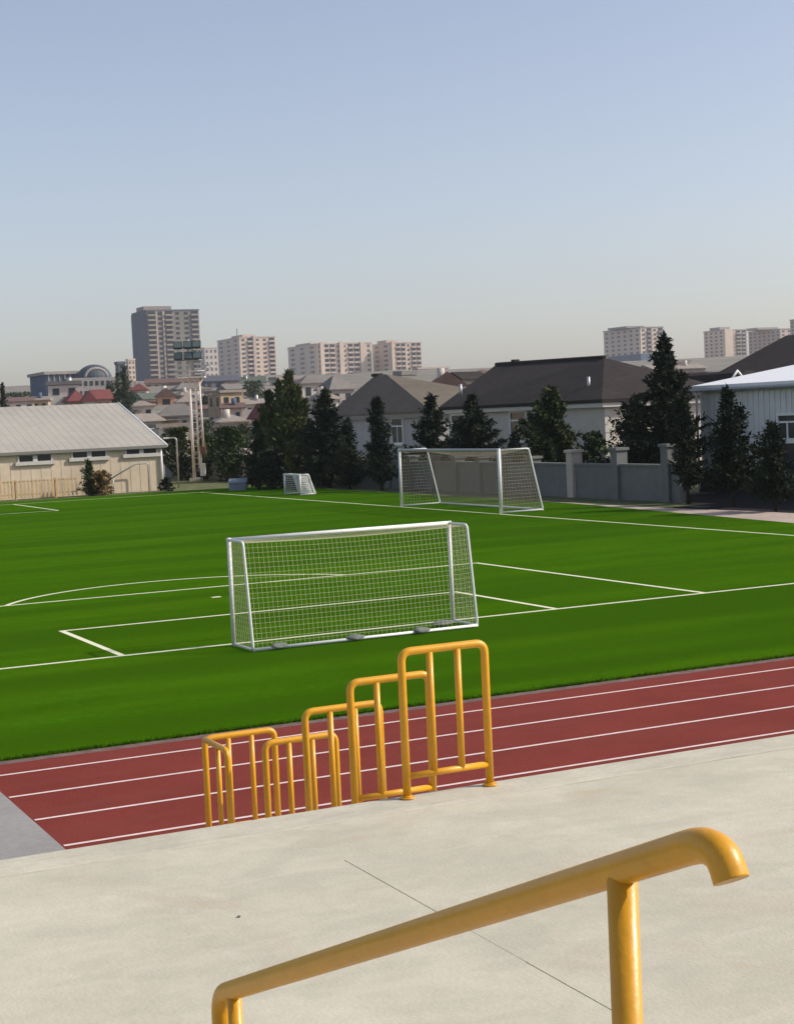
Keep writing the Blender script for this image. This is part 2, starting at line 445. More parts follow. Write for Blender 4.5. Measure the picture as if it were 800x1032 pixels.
# ------------------------------------------------------------------ foliage
def leafmat(name, c, hue=.02): 
    M = mat(name, c, .85, var=.45, scale=2.2, spec=.12)
    b = M.node_tree.nodes['Principled BSDF']
    b.inputs['Transmission Weight'].default_value = 0
    return M
m_con = mixcol(leafmat('needles_dark', (.02,.029,.017)), (.045,.05,.022), .9, .5, .7)
m_con2 = mixcol(leafmat('needles_green', (.036,.052,.018)), (.075,.075,.03), .8, .5, .7)
m_olive = leafmat('leaves_olive', (.07,.095,.03))
m_leaf = leafmat('leaves_green', (.036,.058,.018))
m_far = leafmat('leaves_far', (.05,.07,.035))
m_dry = leafmat('leaves_dry', (.2,.13,.05))
m_bark = mat('bark', (.05,.04,.03), .9, var=.3, scale=8)
CLIP = [-1e9]      # foliage rooted behind the boundary wall stays behind it
def leaf(mb, p, d, n, l, w):
    if p.x < CLIP[0] and p.z < 2.6: return
    d = d.normalized(); s = d.cross(n)
    if s.length < 1e-4: s = d.cross(Vector((1,0,0)))
    s.normalize(); s *= w
    mb.face((p-s*.35, p+d*l*.45-s, p+d*l, p+d*l*.45+s))
def rv(): 
    while 1:
        v = Vector((random.uniform(-1,1), random.uniform(-1,1), random.uniform(-1,1)))
        if .05 < v.length < 1: return v.normalized()
def conifer(label, px, ybase, ytop, wpx, t=None, base=None, mt=None, droop=.25, dens=1., bare=.08, shape=1., name='conifer_tree', group='dark conifers behind the pitch', open_=.5):
    p = base if base is not None else on_z(px, ybase)
    d_ = ray(px, ytop); tt = (p.xy.dot(FH.xy))/(d_.xy.dot(FH.xy)); h = (CAM+d_*tt).z - p.z
    wid = wpx/F*tt/2
    CLIP[0] = 39.5 if 39.6 < p.x < 46 and p.y < 120 else -1e9
    tr = thing(name, label, 'tree', p, group)
    mb = MB(); lean = Vector((random.uniform(-.2,.2), random.uniform(-.2,.2), 0))
    mb.tube([p+Vector((0,0,-.1)), p+Vector((0,0,h*.5))+lean*.5, p+Vector((0,0,h*.97))+lean], .03+h*.016, 8, r2=.012); mb.build('trunk', m_bark, tr)
    mb = MB()
    wid *= 1.14; ph = random.uniform(0,6.28)
    nb = int(h*20*dens)
    for i in range(nb):
        f = ((i+random.random())/nb)**1.15
        z = bare*h + (1-bare)*h*f
        env = wid*((1-f)**shape)*(1 if f > .1 else .7+f*3)
        env = max(env, .07)
        ln = env*random.choice((random.uniform(.55,.85), random.uniform(.8,1.0), random.uniform(.9,1.18)))
        a = random.uniform(0, 2*math.pi)
        ln *= 1+.2*math.sin(a+ph)+.16*math.sin(2.6*z+ph*2+a)
        dr = Vector((math.cos(a), math.sin(a), 0))
        o = p+lean*(z/h)+Vector((0,0,z))
        up = random.uniform(-droop, droop*.3) + .5*f
        n_t = max(4, int(ln*15))
        for k in range(n_t):
            q = (k+random.random())/n_t
            c = o + dr*ln*q + Vector((0,0,ln*(up*q + .22*q*q)))
            sz = (.085+.15*(1-q*.6))*min(1.05, .5+wid*.25)
            for _ in range(4):
                v = (dr*.7 + rv()*.95 + Vector((0,0,.12)))
                leaf(mb, c+rv()*.10*min(1,wid)*(1.2-q*.6), v, rv(), sz*random.uniform(1.0,2.0), sz*random.uniform(.2,.4))
    # leader
    for k in range(10):
        leaf(mb, p+lean+Vector((0,0,h*(.9+.01*k))), Vector((random.uniform(-.4,.4),random.uniform(-.4,.4),1)), rv(), .28, .04)
    mb.build('crown', mt or m_con, tr)
    return tr
def bush(label, px, ybase, ytop, wpx, t=None, base=None, mt=None, clumps=14, name='broadleaf_tree', cat='tree', group=None, dens=1., lsz=.16, trunk=True, zlow=.12, tall=1.):
    p = base if base is not None else (on_z(px, ybase) if t is None else None)
    if p is None:
        p = at(px, ybase, t); p.z = terr(p.x, p.y)-.1
    d_ = ray(px, ytop); tt = (p.xy.dot(FH.xy))/(d_.xy.dot(FH.xy)); h = (CAM+d_*tt).z - p.z
    wid = wpx/F*tt/2
    CLIP[0] = 39.5 if 39.6 < p.x < 46 and p.y < 120 else -1e9
    tr = thing(name, label, cat, p, group)
    mb = MB(); mb.tube([p+Vector((0,0,-.1)), p+Vector((.1,0,h*.3)), p+Vector((0,.05,h*.7))], .03+h*.014, 7, r2=.03)
    cl = []
    for i in range(clumps):
        f = (i+.5)/clumps
        z = h*(zlow+(1-zlow)*f)
        env = wid*math.sin(math.pi*min(1,max(.06,(.1+.84*f))**.85))
        a = i*2.4+random.uniform(-.5,.5); rr = env*random.uniform(.15,.75)
        c = p+Vector((math.cos(a)*rr, math.sin(a)*rr, z))
        cr = wid*random.uniform(.32,.52)*(1-.35*f)
        cl.append((c, cr)); 
        if trunk and i%2 == 0: mb.tube([p+Vector((0,0,max(.05,z*.55))), c], .02+h*.005, 5, r2=.01)
    mb.build('trunk', m_bark, tr)
    mb = MB()
    for c, cr in cl:
        for k in range(int(150*dens)):
            v = rv(); rad = cr*random.uniform(.35,1.1)**.6
            q = c+Vector((v.x*rad, v.y*rad, v.z*rad*tall))
            if q.z > p.z+h: q.z = p.z+h-random.random()*.2
            if q.z < p.z: q.z = p.z+random.random()*.2
            leaf(mb, q, v+rv()*.9, rv(), lsz*random.uniform(1,2.1), lsz*random.uniform(.3,.6))
    mb.build('crown' if cat == 'tree' else 'foliage', mt or m_leaf, tr)
    return tr

# ------------------------------------------------------------------ buildings: helpers
def along(C, dv, px):
    """distance along horizontal dv from C until it reaches picture column px"""
    # solve ((C+dv*s-CAM) . (RV*F - (px-W/2)*FV)) = 0 at fixed height (C.z)
    n = RV*F - FV*(px-W/2)
    return -((C-CAM).dot(n))/(dv.dot(n))
EX, EY = Vector((1,0,0)), Vector((0,1,0))
def wmat(name, c, v=.1): return mat(name, c, .9, var=v, scale=.6, var2=.08, scale2=.08, spec=.15)
UNIT = {}
def unit_box(nm, m_, dx, dy, dz):
    key = (nm, m_.name, round(dx,2), round(dy,2), round(dz,2))
    if key not in UNIT:
        mb = MB(); mb.box((-dx/2,-dy/2,-dz/2),(dx/2,dy/2,dz/2))
        me = bpy.data.meshes.new(nm); bmesh.ops.recalc_face_normals(mb.bm, faces=mb.bm.faces); mb.bm.to_mesh(me); mb.bm.free(); me.materials.append(m_)
        UNIT[key] = me
    return UNIT[key]

def tower(label, xl, xc, xr, ytop, t, floors, wall, nR, nL, balc=None, plant=None, wall2=None, winm=None, name='apartment_tower', piers=None, group='apartment towers on the skyline', win_h=1.5, crown=None, skip_low=0):
    C = at(xc, ytop, t); ztop = C.z; z0 = terr(C.x, C.y)-1.5
    sL = along(C, EY, xl); sR = along(C, EX, xr)
    th = thing(name, label, 'tower block', (C.x, C.y, z0), group)
    mb = MB(); mb.box((C.x, C.y, z0), (C.x+sR, C.y+sL, ztop)); mb.build('wall', wall, th)
    mb = MB(); mb.box((C.x-.25, C.y-.25, ztop+.003), (C.x+sR+.25, C.y+sL+.25, ztop+.9)); mb.build('parapet', crown or wall2 or wall, th)
    if plant:
        a, b, hh = plant
        mb = MB(); mb.box((C.x+sR*a, C.y+sL*.25, ztop+.903), (C.x+sR*b, C.y+sL*.75, ztop+.9+hh)); mb.build('plant_room', wall2 or wall, th)
    fh = (ztop-z0-2)/floors
    wn = winm or m_dark
    cw = sR/nR
    for i in range(skip_low, floors):
        z = z0+2+fh*(i+.5)
        for j in range(nR):
            if balc and j in balc: continue
            x = C.x+cw*(j+.5)
            part_at('window', unit_box('window', wn, cw*.42, .16, fh*win_h/3), th, (x, C.y-.03, z))
        if nL:
            cl = sL/nL
            for j in range(nL):
                part_at('window', unit_box('window', wn, .16, cl*.4, fh*win_h/3), th, (C.x-.03, C.y+cl*(j+.5), z))
        for j in (balc or ()):
            x = C.x+cw*(j+.5)
            part_at('window', unit_box('window', m_dark, cw*.8, .16, fh*.62), th, (x, C.y-.03, z+fh*.12))
            part_at('balcony', unit_box('balcony', wall2 or wall, cw*.86, 1.3, fh*.36), th, (x, C.y-.73, z-fh*.32))
    for (a, b, dz, mm) in (piers or ()):
        mb = MB(); mb.box((C.x+sR*a, C.y-1.7, z0), (C.x+sR*b, C.y-.003, ztop+dz)); mb.build('stair_pier', mm, th)
    return th, C, sR, sL, ztop, z0

w_grey = wmat('render_grey', (.26,.24,.23)); w_dark = wmat('slate_and_shade', (.12,.125,.15)); w_pink = wmat('render_pink', (.5,.4,.34))
w_cream = wmat('render_cream', (.6,.49,.39)); w_white = wmat('render_white', (.52,.47,.41)); w_tan = wmat('brick_tan', (.4,.3,.2), .2)
w_blue = wmat('glazing_blue', (.1,.13,.18)); w_lil = wmat('render_lilac', (.33,.3,.28)); w_rose = wmat('render_rose', (.36,.23,.18))
w_beige = wmat('render_beige', (.47,.42,.36)); w_orange = wmat('render_orange', (.5,.27,.17))
m_win = mat('pane_brown', (.09,.075,.07), .4)
# the big half finished tower on the left
th, C, sR, sL, ztop, z0 = tower('tallest dark grey tower block at the left with stacked balconies, behind the floodlight mast', 133, 147.5, 200, 313.5, 950, 15, wmat('raw_concrete',(.21,.195,.17)), 6, 0, balc=(0,2,5), plant=(.02,.55,2.6), wall2=wmat('render_dusty_pink',(.28,.245,.21)), crown=w_dark)
mb = MB(); mb.box((C.x-.6, C.y+.6, z0), (C.x-.003, C.y+sL+.3, ztop-.2)); mb.build('side_shade', w_dark, th)  # dark sheet painting the shade on the side turned from the sun
mb = MB(); mb.box((C.x+sR*.30, C.y-.5, z0), (C.x+sR*.325, C.y-.003, ztop)); mb.box((C.x+sR*.17,C.y-.5,z0),(C.x+sR*.19,C.y-.003,ztop)); mb.build('stair_pier', w_pink, th)
tower('pink and cream tower block with a roof antenna, right of the floodlight mast', 219, 241, 277, 340.5, 1150, 12, w_cream, 5, 3, balc=(1,4), plant=(.25,.55,2.2), wall2=w_pink, winm=m_win, piers=[(.36,.44,1.5,w_pink)])
th2 = [o for o in bpy.data.objects if o.name.startswith('apartment_tower') and o.parent is None][-1]
q = at(239, 340, 1160); mb = MB(); mb.tube([(q.x,q.y,q.z-2),(q.x,q.y,q.z+6.5)], .28, 6); mb.build('antenna', w_dark, th2)
tower('broad pinkish apartment block with curved balcony stacks left of its twin', 290, 319, 374, 347, 1250, 10, w_cream, 9, 3, balc=(1,2,5,6), plant=(.02,.3,1.4), wall2=w_pink, winm=m_win, piers=[(.05,.12,1.8,w_cream),(.4,.48,1.8,w_cream),(.78,.85,1.2,w_cream)])
tower('slimmer pink apartment block with rounded balconies right of its broad twin', 375, 393, 424, 346, 1260, 10, w_cream, 6, 2, balc=(1,2,4,5), plant=(.02,.4,2.2), wall2=w_pink, winm=m_win, piers=[(.02,.1,1.5,w_cream)])
th, C, sR, sL, ztop, z0 = tower('blue grey tower block with a glazed lower half, above the dark roofed house', 608, 645, 668, 330.5, 1200, 11, w_cream, 4, 6, balc=(1,3), plant=(-.2,.6,1.5), wall2=w_grey, winm=m_win)
mb = MB(); mb.box((C.x-1.2, C.y-1.5, z0), (C.x+sR*.8, C.y+sL*.86, z0+(ztop-z0)*.5)); mb.build('glazed_base', w_blue, th)
tower('cream slab tower with a plain bright end wall, second block from the right edge', 709, 729, 752, 333, 1250, 12, w_cream, 4, 4, balc=(2,3), plant=(.05,.5,2.2), wall2=w_lil, winm=m_win, piers=[(0,.35,1.0,w_cream)])
tower('rosy tower block with a stepped top at the right edge, above the big dark roof', 754, 786, 798, 332, 1260, 12, w_pink, 2, 7, plant=(-1.2,.5,1.6), wall2=w_lil, winm=m_win)
tower('tower block cut off by the right picture edge', 796, 808, 836, 322, 1150, 12, w_pink, 4, 3, balc=(1,), wall2=w_lil, winm=m_win)
tower('small white tower block peeping out just right of the floodlights', 201, 206, 219, 351, 1350, 9, w_white, 3, 1, wall2=w_white, winm=m_win)
tower('narrow dark slab block between the glass dome and the tall dark tower', 116, 119, 126, 367, 520, 5, w_dark, 1, 1, wall2=w_dark, winm=m_dark)
tower('low pale block at the right foot of the pink twin blocks', 416, 421, 452, 372, 800, 3, w_beige, 5, 1, wall2=w_pink, winm=m_win)
tower('low pale yellow block between the dark slab and the tall dark tower', 127, 129, 136, 363, 900, 5, w_cream, 2, 1, wall2=w_cream, winm=m_win)

# roofs
r_red = mat('roof_red', (.15,.038,.036), .9, var=.2, scale=1.2, var2=.15, scale2=.2)
r_brown = mat('roof_brown', (.13,.075,.06), .8, var=.2, scale=1.2)
r_grey = mat('roof_grey', (.165,.15,.135), .9, var=.15, scale=1.2, var2=.12, scale2=.2)
r_pale = mat('roof_pale', (.24,.205,.175), .9, var=.15, scale=1.2)
r_dark = mat('roof_dark', (.04,.034,.031), .95, spec=.1, var=.2, scale=2.5, bump=.3, bscale=8, var2=.12, scale2=.4)
r_olive = mat('roof_olive', (.15,.128,.1), .95, spec=.1, var=.15, scale=2.5, bump=.3, bscale=8, var2=.1, scale2=.3)
r_green = mat('roof_green', (.085,.105,.08), .8, var=.2, scale=1.2)

def roof_mesh(kind, C, a, b, ze, zr, ov=.45):
    """roof over the rectangle C .. C + EX*a + EY*b"""
    mb = MB(); x0, y0, x1, y1 = C.x-ov, C.y-ov, C.x+a+ov, C.y+b+ov; zl = ze-.02
    th_ = .16
    if kind == 'flat':
        mb.box((x0,y0,ze+.003),(x1,y1,zr)); return mb
    if kind == 'hip':
        if a >= b: r0, r1 = Vector((x0+(y1-y0)*.5*.9,(y0+y1)/2,zr)), Vector((x1-(y1-y0)*.5*.9,(y0+y1)/2,zr))
        else: r0, r1 = Vector(((x0+x1)/2,y0+(x1-x0)*.45,zr)), Vector(((x0+x1)/2,y1-(x1-x0)*.45,zr))
        c = [Vector((x0,y0,ze)),Vector((x1,y0,ze)),Vector((x1,y1,ze)),Vector((x0,y1,ze))]
        if a >= b: fs = [(c[0],c[1],r1,r0),(c[1],c[2],r1),(c[2],c[3],r0,r1),(c[3],c[0],r0)]
        else: fs = [(c[0],c[1],r0),(c[1],c[2],r1,r0),(c[2],c[3],r1),(c[3],c[0],r0,r1)]
        for f in fs: mb.face(f)
        d = Vector((0,0,-th_))
        for i in range(4): mb.face((c[i]+d, c[(i+1)%4]+d, c[(i+1)%4], c[i]))
        mb.face([p+d for p in c][::-1])
        return mb
    if kind == 'gable_x':   # ridge along X
        pr = [Vector((x0,y0,ze)),Vector((x0,(y0+y1)/2,zr)),Vector((x0,y1,ze)),Vector((x0,y1,ze-th_)),Vector((x0,y0,ze-th_))]
        mb.prism(pr, (x1-x0,0,0)); return mb
    pr = [Vector((x0,y0,ze)),Vector(((x0+x1)/2,y0,zr)),Vector((x1,y0,ze)),Vector((x1,y0,ze-th_)),Vector((x0,y0,ze-th_))]
    mb.prism(pr, (0,y1-y0,0)); return mb

def house(label, xl, xc, xr, yeave, yridge, t, wall, roof, kind='hip', nw=(3,1), rows=1, name='house', depth=None, group='houses on the hillside', winm=None, chim=False, fill=None):
    C = at(xc, yeave, t); ze = C.z; z0 = min(terr(C.x, C.y), ze-2.5)-1.2
    sL = along(C, EY, xl) if xl < xc else 8
    sL = depth or max(4, min(sL, 30)); sR = along(C, EX, xr)
    zr = at(xc, yridge, t+sL*.4).z
    th = thing(name, label, 'house', (C.x, C.y, z0), group)
    mb = MB(); mb.box((C.x, C.y, z0), (C.x+sR, C.y+sL, ze-.1))
    if kind == 'gable_y':
        mb.prism([(C.x,C.y,ze-.097),(C.x+sR,C.y,ze-.097),(C.x+sR/2,C.y,zr-.25)], (0,sL,0))
    mb.build('wall', wall, th)
    roof_mesh(kind, C, sR, sL, ze, max(zr, ze+.3)).build('roof', roof, th)
    hh = min(3.0, (ze-z0-1.2))
    for r_ in range(rows):
        zc = ze-.35-1.45/2-.3-r_*3.0
        if zc < z0+.8: break
        for j in range(nw[0]):
            part_at('window', unit_box('window', winm or m_glass, sR/nw[0]*.42, .1, 1.35), th, (C.x+sR/nw[0]*(j+.5), C.y-.02, zc))
        for j in range(nw[1]):
            part_at('window', unit_box('window', winm or m_glass, .1, sL/nw[1]*.34, 1.35), th, (C.x-.02, C.y+sL/nw[1]*(j+.5), zc))
    ra = random.Random(len(label)*7+int(xc))
    if sR > 4:
        aw = sR*ra.uniform(.3,.5); ah = (ze-z0-1.2)*ra.uniform(.5,.75); ax = C.x+(sR-aw)*ra.choice((0,.2,.8,1))
        mb = MB(); mb.box((ax,C.y-ra.uniform(1.8,3.2),z0),(ax+aw,C.y-.004,z0+1.2+ah)); an = mb.build('annex', ra.choice((w_tan,w_beige,w_rose,w_pink,w_lil,wall)), th)
        mb = MB(); mb.box((ax-.2,C.y-3.4,z0+1.2+ah+.003),(ax+aw+.2,C.y-.004,z0+1.35+ah)); mb.build('annex_roof', ra.choice((r_brown,r_pale,r_grey,r_red)), an)
    if ra.random() < .45:
        q = Vector((C.x+sR*ra.uniform(.15,.85), C.y+sL*.3, 0)); mb = MB(); mb.tube([(q.x,q.y,ze+.1),(q.x,q.y,ze+(max(zr,ze+.3)-ze)*.75+.9)], ra.uniform(.3,.55), 8); mb.build('roof_tank', ra.choice((m_metal,w_blue,w_white)), th)
    if chim:
        q = Vector((C.x+sR*.3, C.y+sL*.5, 0)); mb = MB(); mb.box((q.x-.3,q.y-.3,ze), (q.x+.3,q.y+.3,zr+.5)); mb.build('chimney', wall, th)
    return th

HS = [
 ('white two storey house with a grey flat roof, left of the red roofs', 48, 51, 82, 388, 384.5, 330, w_white, r_grey, 'flat', (2,1), 1),
 ('house with a bright red hip roof directly above the shed ridge', 66, 70, 88, 404, 393, 290, w_rose, r_red, 'hip', (2,1), 1),
 ('white gabled house with a red roof, right of the bright red hip roof', 86, 87, 97, 404, 394, 285, w_white, r_red, 'gable_y', (1,0), 1),
 ('house with a dull red roof, half hidden behind the shed ridge end', 94, 96, 112, 402, 392.5, 300, w_rose, r_red, 'gable_x', (2,1), 1),
 ('long low brown roofed house at the far left above the shed', -20, -10, 34, 405, 401, 300, w_beige, r_brown, 'gable_x', (4,1), 1),
 ('low dusty house between the brown roof and the white house', 33, 36, 52, 403, 399.5, 310, w_tan, r_pale, 'gable_x', (2,1), 1),
 ('pink house with a dark red hip roof below the tall dark tower', 130, 135, 151, 393, 386, 420, w_pink, r_red, 'hip', (2,1), 1),
 ('house with a sloping grey green roof under the dark red roof', 136, 142, 160, 402, 396, 360, w_beige, r_green, 'gable_x', (2,1), 1),
 ('orange fronted house with a dark arch, left of the mast', 157, 161, 178, 399, 391, 350, w_orange, r_brown, 'gable_y', (1,1), 2),
 ('wide pale house with a low grey hip roof, just left of the mast', 158, 166, 203, 419, 407, 215, w_lil, r_grey, 'hip', (4,2), 1),
 ('small house with a pinkish roof behind the shed rake', 132, 138, 160, 424, 417, 210, w_lil, r_pale, 'gable_x', (2,1), 1),
 ('rough white walled outbuilding below the grey hip roof', 158, 162, 190, 431, 427, 185, w_white, r_pale, 'flat', (3,1), 1),
 ('tan brick house with a flat roof, right of the mast', 213, 219, 243, 396, 393.5, 250, w_tan, r_pale, 'flat', (2,2), 2),
 ('pale rosy house under the tan brick house', 216, 222, 252, 425, 418, 205, w_pink, r_pale, 'hip', (3,1), 1),
 ('long dark blue shed roof below the pink tower block', 202, 206, 241, 384, 378.5, 520, w_dark, mat('roof_navy',(.06,.065,.085),.6,var=.1,scale=1), 'gable_x', (4,1), 1),
 ('grey green hall at the foot of the pink tower block', 238, 242, 268, 386, 379.5, 560, w_beige, r_green, 'gable_x', (4,1), 1),
 ('low pale house half hidden by the tall olive tree', 240, 246, 276, 407, 402, 290, w_beige, r_pale, 'gable_x', (3,1), 1),
 ('house with a steep red roof slope left of the tall olive tree', 262, 267, 284, 421, 406, 200, w_white, r_red, 'gable_y', (1,1), 1),
 ('white two storey villa right of the tall olive tree', 298, 305, 329, 386, 377.5, 260, w_white, r_grey, 'hip', (2,2), 2),
 ('pale villa with layered grey roofs left of the olive grey roof', 325, 331, 356, 392, 378, 240, w_lil, r_grey, 'hip', (2,1), 1),
 ('white bay villa in front of the layered grey roofs', 318, 322, 340, 402, 394, 225, w_white, r_pale, 'hip', (2,1), 1),
 ('brown gabled house squeezed between the two villa roofs', 436, 442, 472, 389, 375, 190, w_rose, r_brown, 'gable_y', (1,1), 1),
 ('small dark roofed house right of the brown gable', 458, 464, 490, 382, 374.5, 210, w_lil, r_dark, 'gable_x', (2,1), 1),
 ('low grey house between mast foot houses and the tall dark tower', 172, 178, 206, 392, 386, 480, w_grey, r_grey, 'hip', (4,1), 1),
 ('faded pink house behind the wide grey hip roof', 178, 182, 212, 405, 398, 300, w_pink, r_pale, 'hip', (3,1), 1),
 ('row of ochre houses at the foot of the tall dark tower', 146, 150, 200, 386, 381.5, 640, w_tan, r_brown, 'gable_x', (7,1), 1),
 ('pale house right of the ochre row', 258, 264, 292, 384, 378, 600, w_lil, r_grey, 'gable_x', (4,1), 1),
 ('beige flat house beside the spruce top', 668, 672, 694, 366, 363.5, 420, w_beige, r_pale, 'flat', (3,1), 1),
 ('low white roofed hall behind the tall spruce', 640, 655, 712, 372, 367.5, 330, w_grey, r_pale, 'gable_x', (5,1), 1),
 ('low grey flat house directly right of the domed hall', 110, 112, 131, 386, 383.5, 430, w_grey, r_grey, 'flat', (3,1), 1),
 ('tan house under the narrow dark slab block', 106, 110, 128, 396, 391, 370, w_tan, r_pale, 'hip', (2,1), 1),
 ('rose house with a pale roof under the ochre row', 176, 180, 199, 398, 393, 400, w_rose, r_pale, 'hip', (2,1), 1),
 ('white flat house behind the upper part of the mast', 190, 193, 214, 393, 391, 430, w_white, r_pale, 'flat', (2,1), 2),
 ('tan house with a grey roof between the navy roof and the brick house', 222, 226, 250, 392, 387, 400, w_tan, r_grey, 'gable_x', (3,1), 1),
 ('lilac house just above the low pale house by the olive tree', 250, 255, 282, 396, 391, 380, w_lil, r_pale, 'hip', (3,1), 1),
 ('pale long block behind the olive tree top', 272, 276, 306, 383, 380, 520, w_beige, r_pale, 'flat', (5,1), 1),
 ('red roofed cottage behind the olive tree plumes', 282, 286, 304, 392, 386, 420, w_white, r_red, 'hip', (2,1), 1),
 ('rough grey house under the rose house and beside the mast', 196, 200, 222, 412, 408, 260, w_grey, r_brown, 'gable_x', (2,1), 1),
 ('pink cottage with a brown roof under the tan brick house', 224, 229, 248, 411, 406, 245, w_pink, r_brown, 'gable_x', (2,1), 1),
 ('white walled house below the red roofed pink house', 128, 134, 158, 409, 404, 270, w_white, r_pale, 'hip', (2,1), 1),
 ('grey block between the low pale block and the grey villa apex', 398, 402, 420, 378, 374, 600, w_grey, r_grey, 'flat', (3,1), 1),
 ('brown roofed house peeping over the dark villa roof end', 476, 482, 500, 377, 372.5, 330, w_beige, r_brown, 'hip', (2,1), 1),
]
def turn_thing(th, a):
    w_ = [c for c in th.children if c.name.startswith('wall')][0]
    lo = Vector((min(v.co.x for v in w_.data.vertices), min(v.co.y for v in w_.data.vertices), 0)); hi = Vector((max(v.co.x for v in w_.data.vertices), max(v.co.y for v in w_.data.vertices), 0))
    c = (lo+hi)/2; Rm = Matrix.Rotation(a, 3, 'Z')
    th.location = th.location + c - Rm @ c; th.rotation_euler.z = a
rr_ = random.Random(3)
for h in HS:
    th = house(h[0], *h[1:9], h[9], h[10], h[11], chim=h[0].startswith(('white bay','pink house','faded')))
    turn_thing(th, rr_.uniform(-.42,.3))
# glass block with a dome
C = at(46, 377.5, 430); sR = along(C, EX, 84); sL = along(C, EY, 30); z0 = terr(C.x,C.y)-2
gb = thing('domed_hall', 'dark glazed hall with a rounded blue green dome, on the skyline left of the towers', 'hall', (C.x,C.y,z0))
mb = MB(); mb.box((C.x,C.y,z0),(C.x+sR,C.y+sL,C.z)); mb.build('glass_wing', w_blue, gb)
mb = MB(); mb.box((C.x-.6,C.y-.6,C.z+.003),(C.x+sR,C.y+sL+.6,C.z+.8)); mb.build('roof_slab', w_lil, gb)
for i in range(7):
    x = C.x+sR*(i+.5)/7; mb = MB(); mb.box((x-.15,C.y-.25,z0),(x+.15,C.y-.003,C.z)); mb.build('column', w_lil, gb)
D = at(72, 381, 425); sR2 = along(D, EX, 117)
mb = MB(); mb.box((D.x,D.y,terr(D.x,D.y)-2),(D.x+sR2,D.y+12,D.z)); mb.build('lower_wing', w_grey, gb)
for i in range(8):
    for k in range(2):
        part_at('window', unit_box('window', m_glass, .8, .14, 1.2), gb, (D.x+sR2*(i+.5)/8, D.y-.03, D.z-1.5-2.6*k))
dc = at(95, 381, 433); rad = 17/F*433
mb = MB(); bmesh.ops.create_uvsphere(mb.bm, u_segments=28, v_segments=14, radius=1)
for v in mb.bm.verts: v.co = Vector((dc.x+v.co.x*rad*1.05, dc.y+v.co.y*rad*1.05, dc.z-.3+max(0,v.co.z)*rad*.88))
mb.build('dome', mat('dome_copper',(.05,.068,.08),.7,var=.15,scale=.5), gb, weld=True)
mb = MB(); q = at(97, 380, 419)
arc = [(q.x+math.cos(a)*2.9, q.y-.0, q.z+math.sin(a)*2.3) for a in [math.pi*i/12 for i in range(13)]]
mb.tube(arc, .35, 6); mb.build('arch', w_lil, gb)

# ------------------------------------------------------------------ villas behind the wall
def free_roof(name, corners, r0, r1, ze, m_, parent, thick=.18):
    mb = MB(); c = [Vector((p.x,p.y,ze)) for p in corners]
    for f in ((c[0],c[1],r1,r0),(c[1],c[2],r1),(c[2],c[3],r0,r1),(c[3],c[0],r0)): 
        if len(f) == 4: mb.face((f[0],f[1],f[2])); mb.face((f[0],f[2],f[3]))
        else: mb.face(f)
    d = Vector((0,0,-thick))
    for i in range(4): mb.face((c[i]+d, c[(i+1)%4]+d, c[(i+1)%4], c[i]))
    mb.face([p+d for p in c][::-1])
    return mb.build(name, m_, parent)
w_villa = mat('villa_render', (.56,.5,.43), .85, var=.08, scale=1.5, var2=.08, scale2=.3)
w_villa2 = mat('villa_render_grey', (.4,.385,.38), .85, var=.08, scale=1.5, var2=.08, scale2=.3)
m_fascia = mat('fascia', (.55,.52,.47), .6, var=.08, scale=3)
def villa_window(th, c, axis, w, h, m_frame=m_white):
    """white framed window on a wall; axis 'x' = wall faces -X, 'y' = wall faces -Y; c = centre on the wall plane"""
    o = .06
    mb = MB()
    def bx(u0, v0, u1, v1, d0, d1):
        if axis == 'x': mb.box((c.x-d1, c.y+u0, c.z+v0), (c.x-d0, c.y+u1, c.z+v1))
        else: mb.box((c.x+u0, c.y-d1, c.z+v0), (c.x+u1, c.y-d0, c.z+v1))
    f = .11
    bx(-w/2-f,-h/2-f,-w/2,h/2+f,.003,.09); bx(w/2,-h/2-f,w/2+f,h/2+f,.003,.09)
    bx(-w/2,h/2,w/2,h/2+f,.003,.09); bx(-w/2-.1,-h/2-f-.1,w/2+.1,-h/2-.002,.092,.17); bx(-w/2,-h/2-f,w/2,-h/2,.003,.09)
    bx(-.04,-h/2,.04,h/2*.35,.003,.07); bx(-w/2,h/2*.35,w/2,h/2*.35+.08,.003,.07)
    fr = mb.build('window', m_frame, th)
    mb = MB(); bx(-w/2,-h/2,w/2,h/2,.003,.03); mb.build('pane', m_glass, fr)
# dark roofed villa
C = at(609, 402, 84); ze = C.z
sL = 17.5; sR = 8.5
v1 = thing('villa', 'large cream villa with a dark brown hip roof, behind the full size goal', 'house', (C.x,C.y,0), 'villas behind the boundary wall')
mb = MB(); mb.box((C.x,C.y,-.1),(C.x+sR,C.y+sL,ze-.2)); mb.build('wall', w_villa, v1)
o_ = .45
cs = [Vector((C.x-o_,C.y+sL+o_,0)),Vector((C.x-o_,C.y-o_,0)),Vector((C.x+sR+o_,C.y-o_,0)),Vector((C.x+sR+o_,C.y+sL+o_,0))]
r1 = at(609, 360.5, 92); r0 = at(500, 367.5, 107)
rf = free_roof('roof', cs, r0, r1, ze, r_dark, v1)
mb = MB(); mb.box((C.x-o_+.1,C.y-o_+.1,ze-.42),(C.x-.003,C.y+sL+o_-.1,ze-.19)); mb.box((C.x,C.y-o_+.1,ze-.42),(C.x+sR,C.y-.003,ze-.19)); mb.build('fascia', m_fascia, v1)
mb = MB(); mb.tube([r0+Vector((0,0,.02)), r1+Vector((0,0,.02))], .13, 6); mb.build('ridge_cap', r_dark, rf)
q = at(593, 386, 87.5); mb = MB(); mb.tube([q+Vector((0,0,-.5)), q+Vector((0,0,.35))], .09, 8); mb.build('vent_pipe', m_metal, rf)
